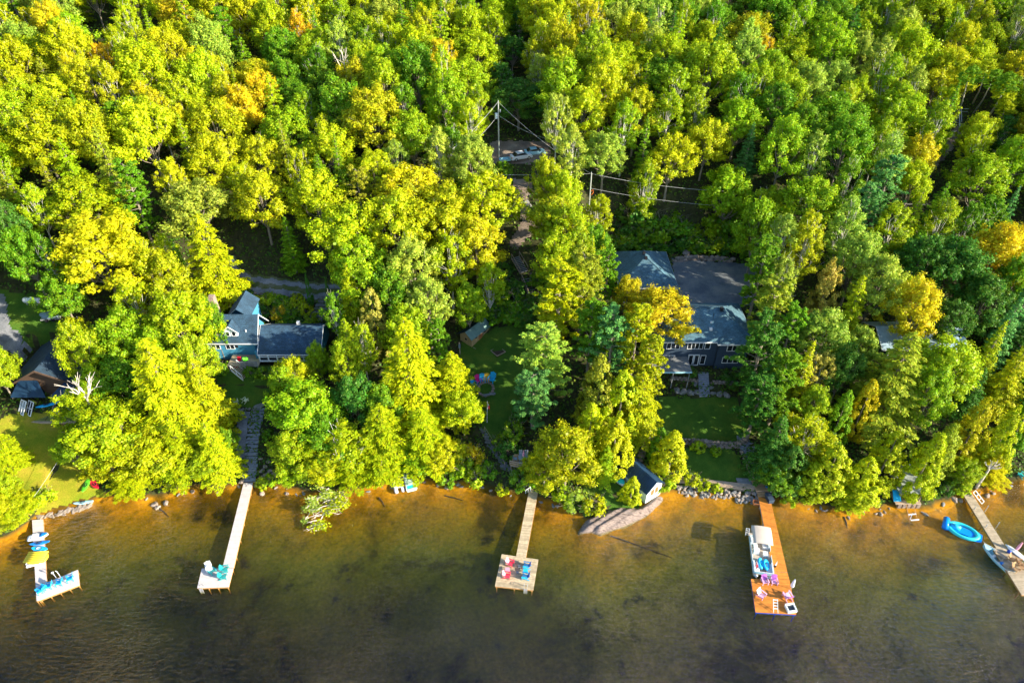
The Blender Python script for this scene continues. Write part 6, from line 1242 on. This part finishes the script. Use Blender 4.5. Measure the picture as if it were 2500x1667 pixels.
# ---- car and trailer
p=G(1282,388); RZc=R(18)
def car(name,label,p,rz,m,sc=1.0):
    t=T(name,label,'car',p,rz); t.scale=(sc,)*3
    prof=[(-2.25,.35),(-2.28,.75),(-2.1,.95),(-1.5,1.02),(-.9,1.45),(.6,1.47),(1.25,1.02),(2.1,.85),(2.28,.6),(2.25,.35)]
    rings=[]
    for x,z in [(-2.28,.6),(-2.1,.95),(-1.5,1.0),(-.9,1.02),(.6,1.02),(1.25,.98),(2.1,.82),(2.28,.6)]:
        w_=.86 if abs(x)<2.2 else .76; rings.append([(x,-w_,.3),(x,w_,.3),(x,w_+.03,.6),(x,w_-.03,z),(x,-w_+.03,z),(x,-w_-.03,.6)])
    MB().loft(rings).build('body',m,t)
    cab=MB(); cab.hexa([(-1.7,-.78,.98),(1.2,-.78,.98),(1.2,.78,.98),(-1.7,.78,.98)],[(-1.0,-.62,1.44),(.35,-.62,1.46),(.35,.62,1.46),(-1.0,.62,1.44)]); cab.build('windows',M_glass,t)
    MB().hexa([(-1.05,-.64,1.44),(.4,-.64,1.46),(.4,.64,1.46),(-1.05,.64,1.44)],[(-.98,-.6,1.50),(.33,-.6,1.51),(.33,.6,1.51),(-.98,.6,1.50)]).build('roof',m,t)
    for x in (-1.4,1.4):
        for s_ in (-1,1):
            wh=MB().tube([(x,s_*.70,.33),(x,s_*.9,.33)],.33,14).build('wheel',M_black,t); MB().tube([(x,s_*.905,.33),(x,s_*.915,.33)],.19,10).build('rim',M_steel,wh)
    for s_ in (-1,1): MB().box(2.2,2.31,s_*.6-.15,s_*.6+.15,.6,.72).build('headlight',M_glass,t); MB().box(-2.32,-2.2,s_*.62-.14,s_*.62+.14,.65,.8).build('taillight',M_red,t)
    return t
car('parked_car','white parked car in the clearing right of the transformer pole',G(1272,388),R(22),M_white,1.0); car('parked_car','white parked car half hidden behind the first white car',G(1302,382)+Vector((.3,1.0,0)),R(10),M_skyboat,.95)
p=G(1233,396); t=T('utility_trailer','small blue-white utility trailer at the foot of the transformer pole','trailer',p,R(15)); MB().box(-1.1,1.1,-.6,.6,.4,.5).build('bed',M_skyboat,t)
for y in (-.6,.57): MB().box(-1.1,1.1,y,y+.03,.502,.8).build('side_panel',M_skyboat,t)
for s_ in (-1,1): MB().tube([(0,s_*.64,.28),(0,s_*.78,.28)],.28,12).build('wheel',M_black,t)
for k,(cx,cy) in enumerate([(1256,506),(1270,500),(1284,496),(1266,514),(1290,503)]): q=G(cx,cy); boulder((q.x,q.y,q.z+.2),(.7,.5,.4),'grey boulder across the brown gravel lane','boulders on the gravel lane',600+k)
# ---- poles and wires
def pole(px,py,h,label,tf=False):
    p=G(px,py) if not tf else G(px,py); t=T('utility_pole',label,'utility pole',p); MB().tube([(0,0,-.5),(0,0,h)],[.17,.11],9).build('pole',M_polewood,t)
    MB().tube([(0,0,h),(0,0,h+.3)],[.05,.03],6).build('insulator',M_white,t)
    if tf: MB().tube([(-.42,-.1,h-3.2),(-.42,-.1,h-2.2)],.28,12).build('transformer',M_wallpale,t); MB().box(-.3,.1,-.1,0,h-2.7,h-2.6).build('bracket',M_steel,t); MB().tube([(.35,0,h-2.0),(.35,0,h-1.5)],.08,8).build('cutout',M_white,t)
    else: MB().tube([(.12,0,h-3.6),(.35,0,h-3.3),(.45,0,h-3.8),(.3,0,h-4.2)],.06,6).build('orange_conduit',M_orange,t)
    return p,t
pa,_=pole(1218,384,11.2,'tall utility pole with a white transformer, beside the parked cars',True)
sb=S(1444,423,10.0); pbt=sb; t=T('utility_pole','second utility pole with an orange conduit, above the navy house trees','utility pole',pbt); MB().tube([(0,0,-.5),(0,0,10)],[.17,.11],9).build('pole',M_polewood,t); MB().tube([(0,0,10),(0,0,10.3)],[.05,.03],6).build('insulator',M_white,t); MB().tube([(.12,-.1,6.4),(.5,-.1,6.7),(.6,-.1,6.1),(.3,-.1,5.7)],.07,6).build('conduit',M_orange,t); MB().tube([(.1,0,9.2),(.1,0,0)],.03,5).build('ground_wire',M_steel,t)
def wire(a,b,sag,label,r=.022):
    a=Vector(a);b=Vector(b); pts=[a.lerp(b,k/12)-Vector((0,0,sag*4*(k/12)*(1-k/12))) for k in range(13)]; o=MB().tube(pts,r,5).build('power_line',M_wire); tag(o,label,'cable')
A=pa+Vector((0,0,11.2)); A2=pa+Vector((0,0,8.6)); B=pbt+Vector((0,0,9.9)); B2=pbt+Vector((0,0,7)); 
LFT=S(640,470,9)+Vector((0,0,9)); 
wire(A,P(1105,364,pa.z+7.5),.4,'upper power line running down-left from the transformer pole'); wire(A2,P(1118,384,pa.z+5.5),.4,'lower power line running down-left from the transformer pole')
wire(A,B,1.0,'thin power line from transformer pole to the second pole'); wire(A2,G(1330,385)+Vector((0,0,4)),.5,'faint cable from the transformer pole over the white car')
wire(B,P(1200,427,B.z-.3),.1,'horizontal bright power line running left from the second pole'); wire(B,S(1800,468,9)+Vector((0,0,9)),.7,'upper power line running right from the second pole'); wire(B2,S(1800,505,9)+Vector((0,0,9)),.6,'lower power line running right from the second pole')
wire(P(977,424,B.z-1),LFT,.8,'long faint power line crossing the left hillside trees')
a,b_=P(62,1240,2.5),P(152,1108,5.5); wire(a,b_,.15,'pale guy wire slanting over the sunlit left lawn',.018)
wire(S(2210,498,5)+Vector((0,0,5)),S(2270,499,5)+Vector((0,0,5)),.05,'short pale cable crossing the dark gap at right')
t=T('traffic_cone','small orange cone floating by the bank right of the cedar dock','cone',P(1937,1223,.0)); MB().tube([(0,0,.05),(0,0,.6)],[.2,.03],10).build('cone',M_orange,t); MB().box(-.25,.25,-.25,.25,0,.05).build('base',M_orange,t)
t=T('shore_railing','low white pole railing along the dark bank right of the cedar dock','railing',P(1890,1195,1.2)); a=P(1885,1193,1.6);b_=P(1912,1200,1.6); MB().tube([a,b_],.05,6).build('rail',M_white,t,True); MB().tube([P(1890,1206,1.0),P(1918,1210,1.0)],.05,6).build('rail',M_timber,t,True)
for u in (0,1): c=a.lerp(b_,u); MB().tube([Vector((c.x,c.y,0)),c],.05,6).build('post',M_white,t,True)

# ================================================================= labels for the trees
LM=[('the transformer pole',1218,330),('the parked cars',1285,378),('the garage',1582,650),('the blue cottage',630,810),('the log cabin',85,900),('the propane tank',82,742),('the bare white dead tree',198,958),('the left gravel lane',690,705),
('the dark hillside stairs',1282,690),('the wooden tool shed',1170,820),('the fire pit',1186,950),('the flagstone steps',612,1080),('the boathouse',1565,1160),('the navy house',1765,800),('the pale metal roof',2230,815),('the timber trestle',2330,310),
('the leaning birch trunks',2410,240),('the second utility pole',1444,450),('the upper left corner',0,0),('the upper right corner',2500,0),('the top centre edge',1250,0),('the bare grey treetop',838,160),('the cedar dock',1880,1260),('the boat shed',2220,1190),
('the moored rowboat',2432,1365),('the far left dock',95,1280),('the lounge deck',1278,1125),('the parking area',1745,690),('the left picture edge',0,450),('the right picture edge',2500,560),('the mint boat',1000,1176),('the upper lawn',1710,1020),('the gravel lane gap',1270,500)]
ORD=['nearest','second nearest','third nearest','fourth nearest','fifth nearest','sixth nearest','seventh nearest','eighth nearest','ninth nearest','tenth nearest']+['%dth nearest'%k for k in range(11,60)]
grp={}
for q in TREES:
    fz=.6*q['h']; px,py,dz=PR((q['x'],q['y'],q['z']+fz)); px2=min(max(px,-60),2560)
    lm=min(LM,key=lambda L:(L[1]-px2)**2+(L[2]-py)**2); dx,dy=px-lm[1],py-lm[2]; dist=math.hypot(dx,dy)
    if abs(dx)>2.2*abs(dy): sec='right of' if dx>0 else 'left of'
    elif abs(dy)>2.2*abs(dx): sec='above' if dy<0 else 'below'
    else: sec=('upper ' if dy<0 else 'lower ')+('right of' if dx>0 else 'left of')
    kn=NAME[q['k']].replace('_',' '); ht='' if q['k']=='shrub' else ('tall ' if q['h']>14.5 else 'low ' if q['h']<8 else 'mid-height ')
    key=(q['k'],q['c'],ht,lm[0],sec); grp.setdefault(key,[]).append((dist,q,kn,px,py))
for (k,c,ht,ln,sec),L in grp.items():
    L.sort(key=lambda a:a[0])
    for i,(dist,q,kn,px,py) in enumerate(L):
        s_={}.get(sec,sec)
        q['o']['label']=f"{ht}{CN[c]} {kn} {s_} {ln}"+('' if len(L)==1 else ', '+ORD[i])
        q['o']['category']='shrub' if k=='shrub' else 'tree'
        q['o']['group']='garden and bank shrubs' if k=='shrub' else ('trees on the wooded shore' if q['y']<100 else kn+'s on the hillside')
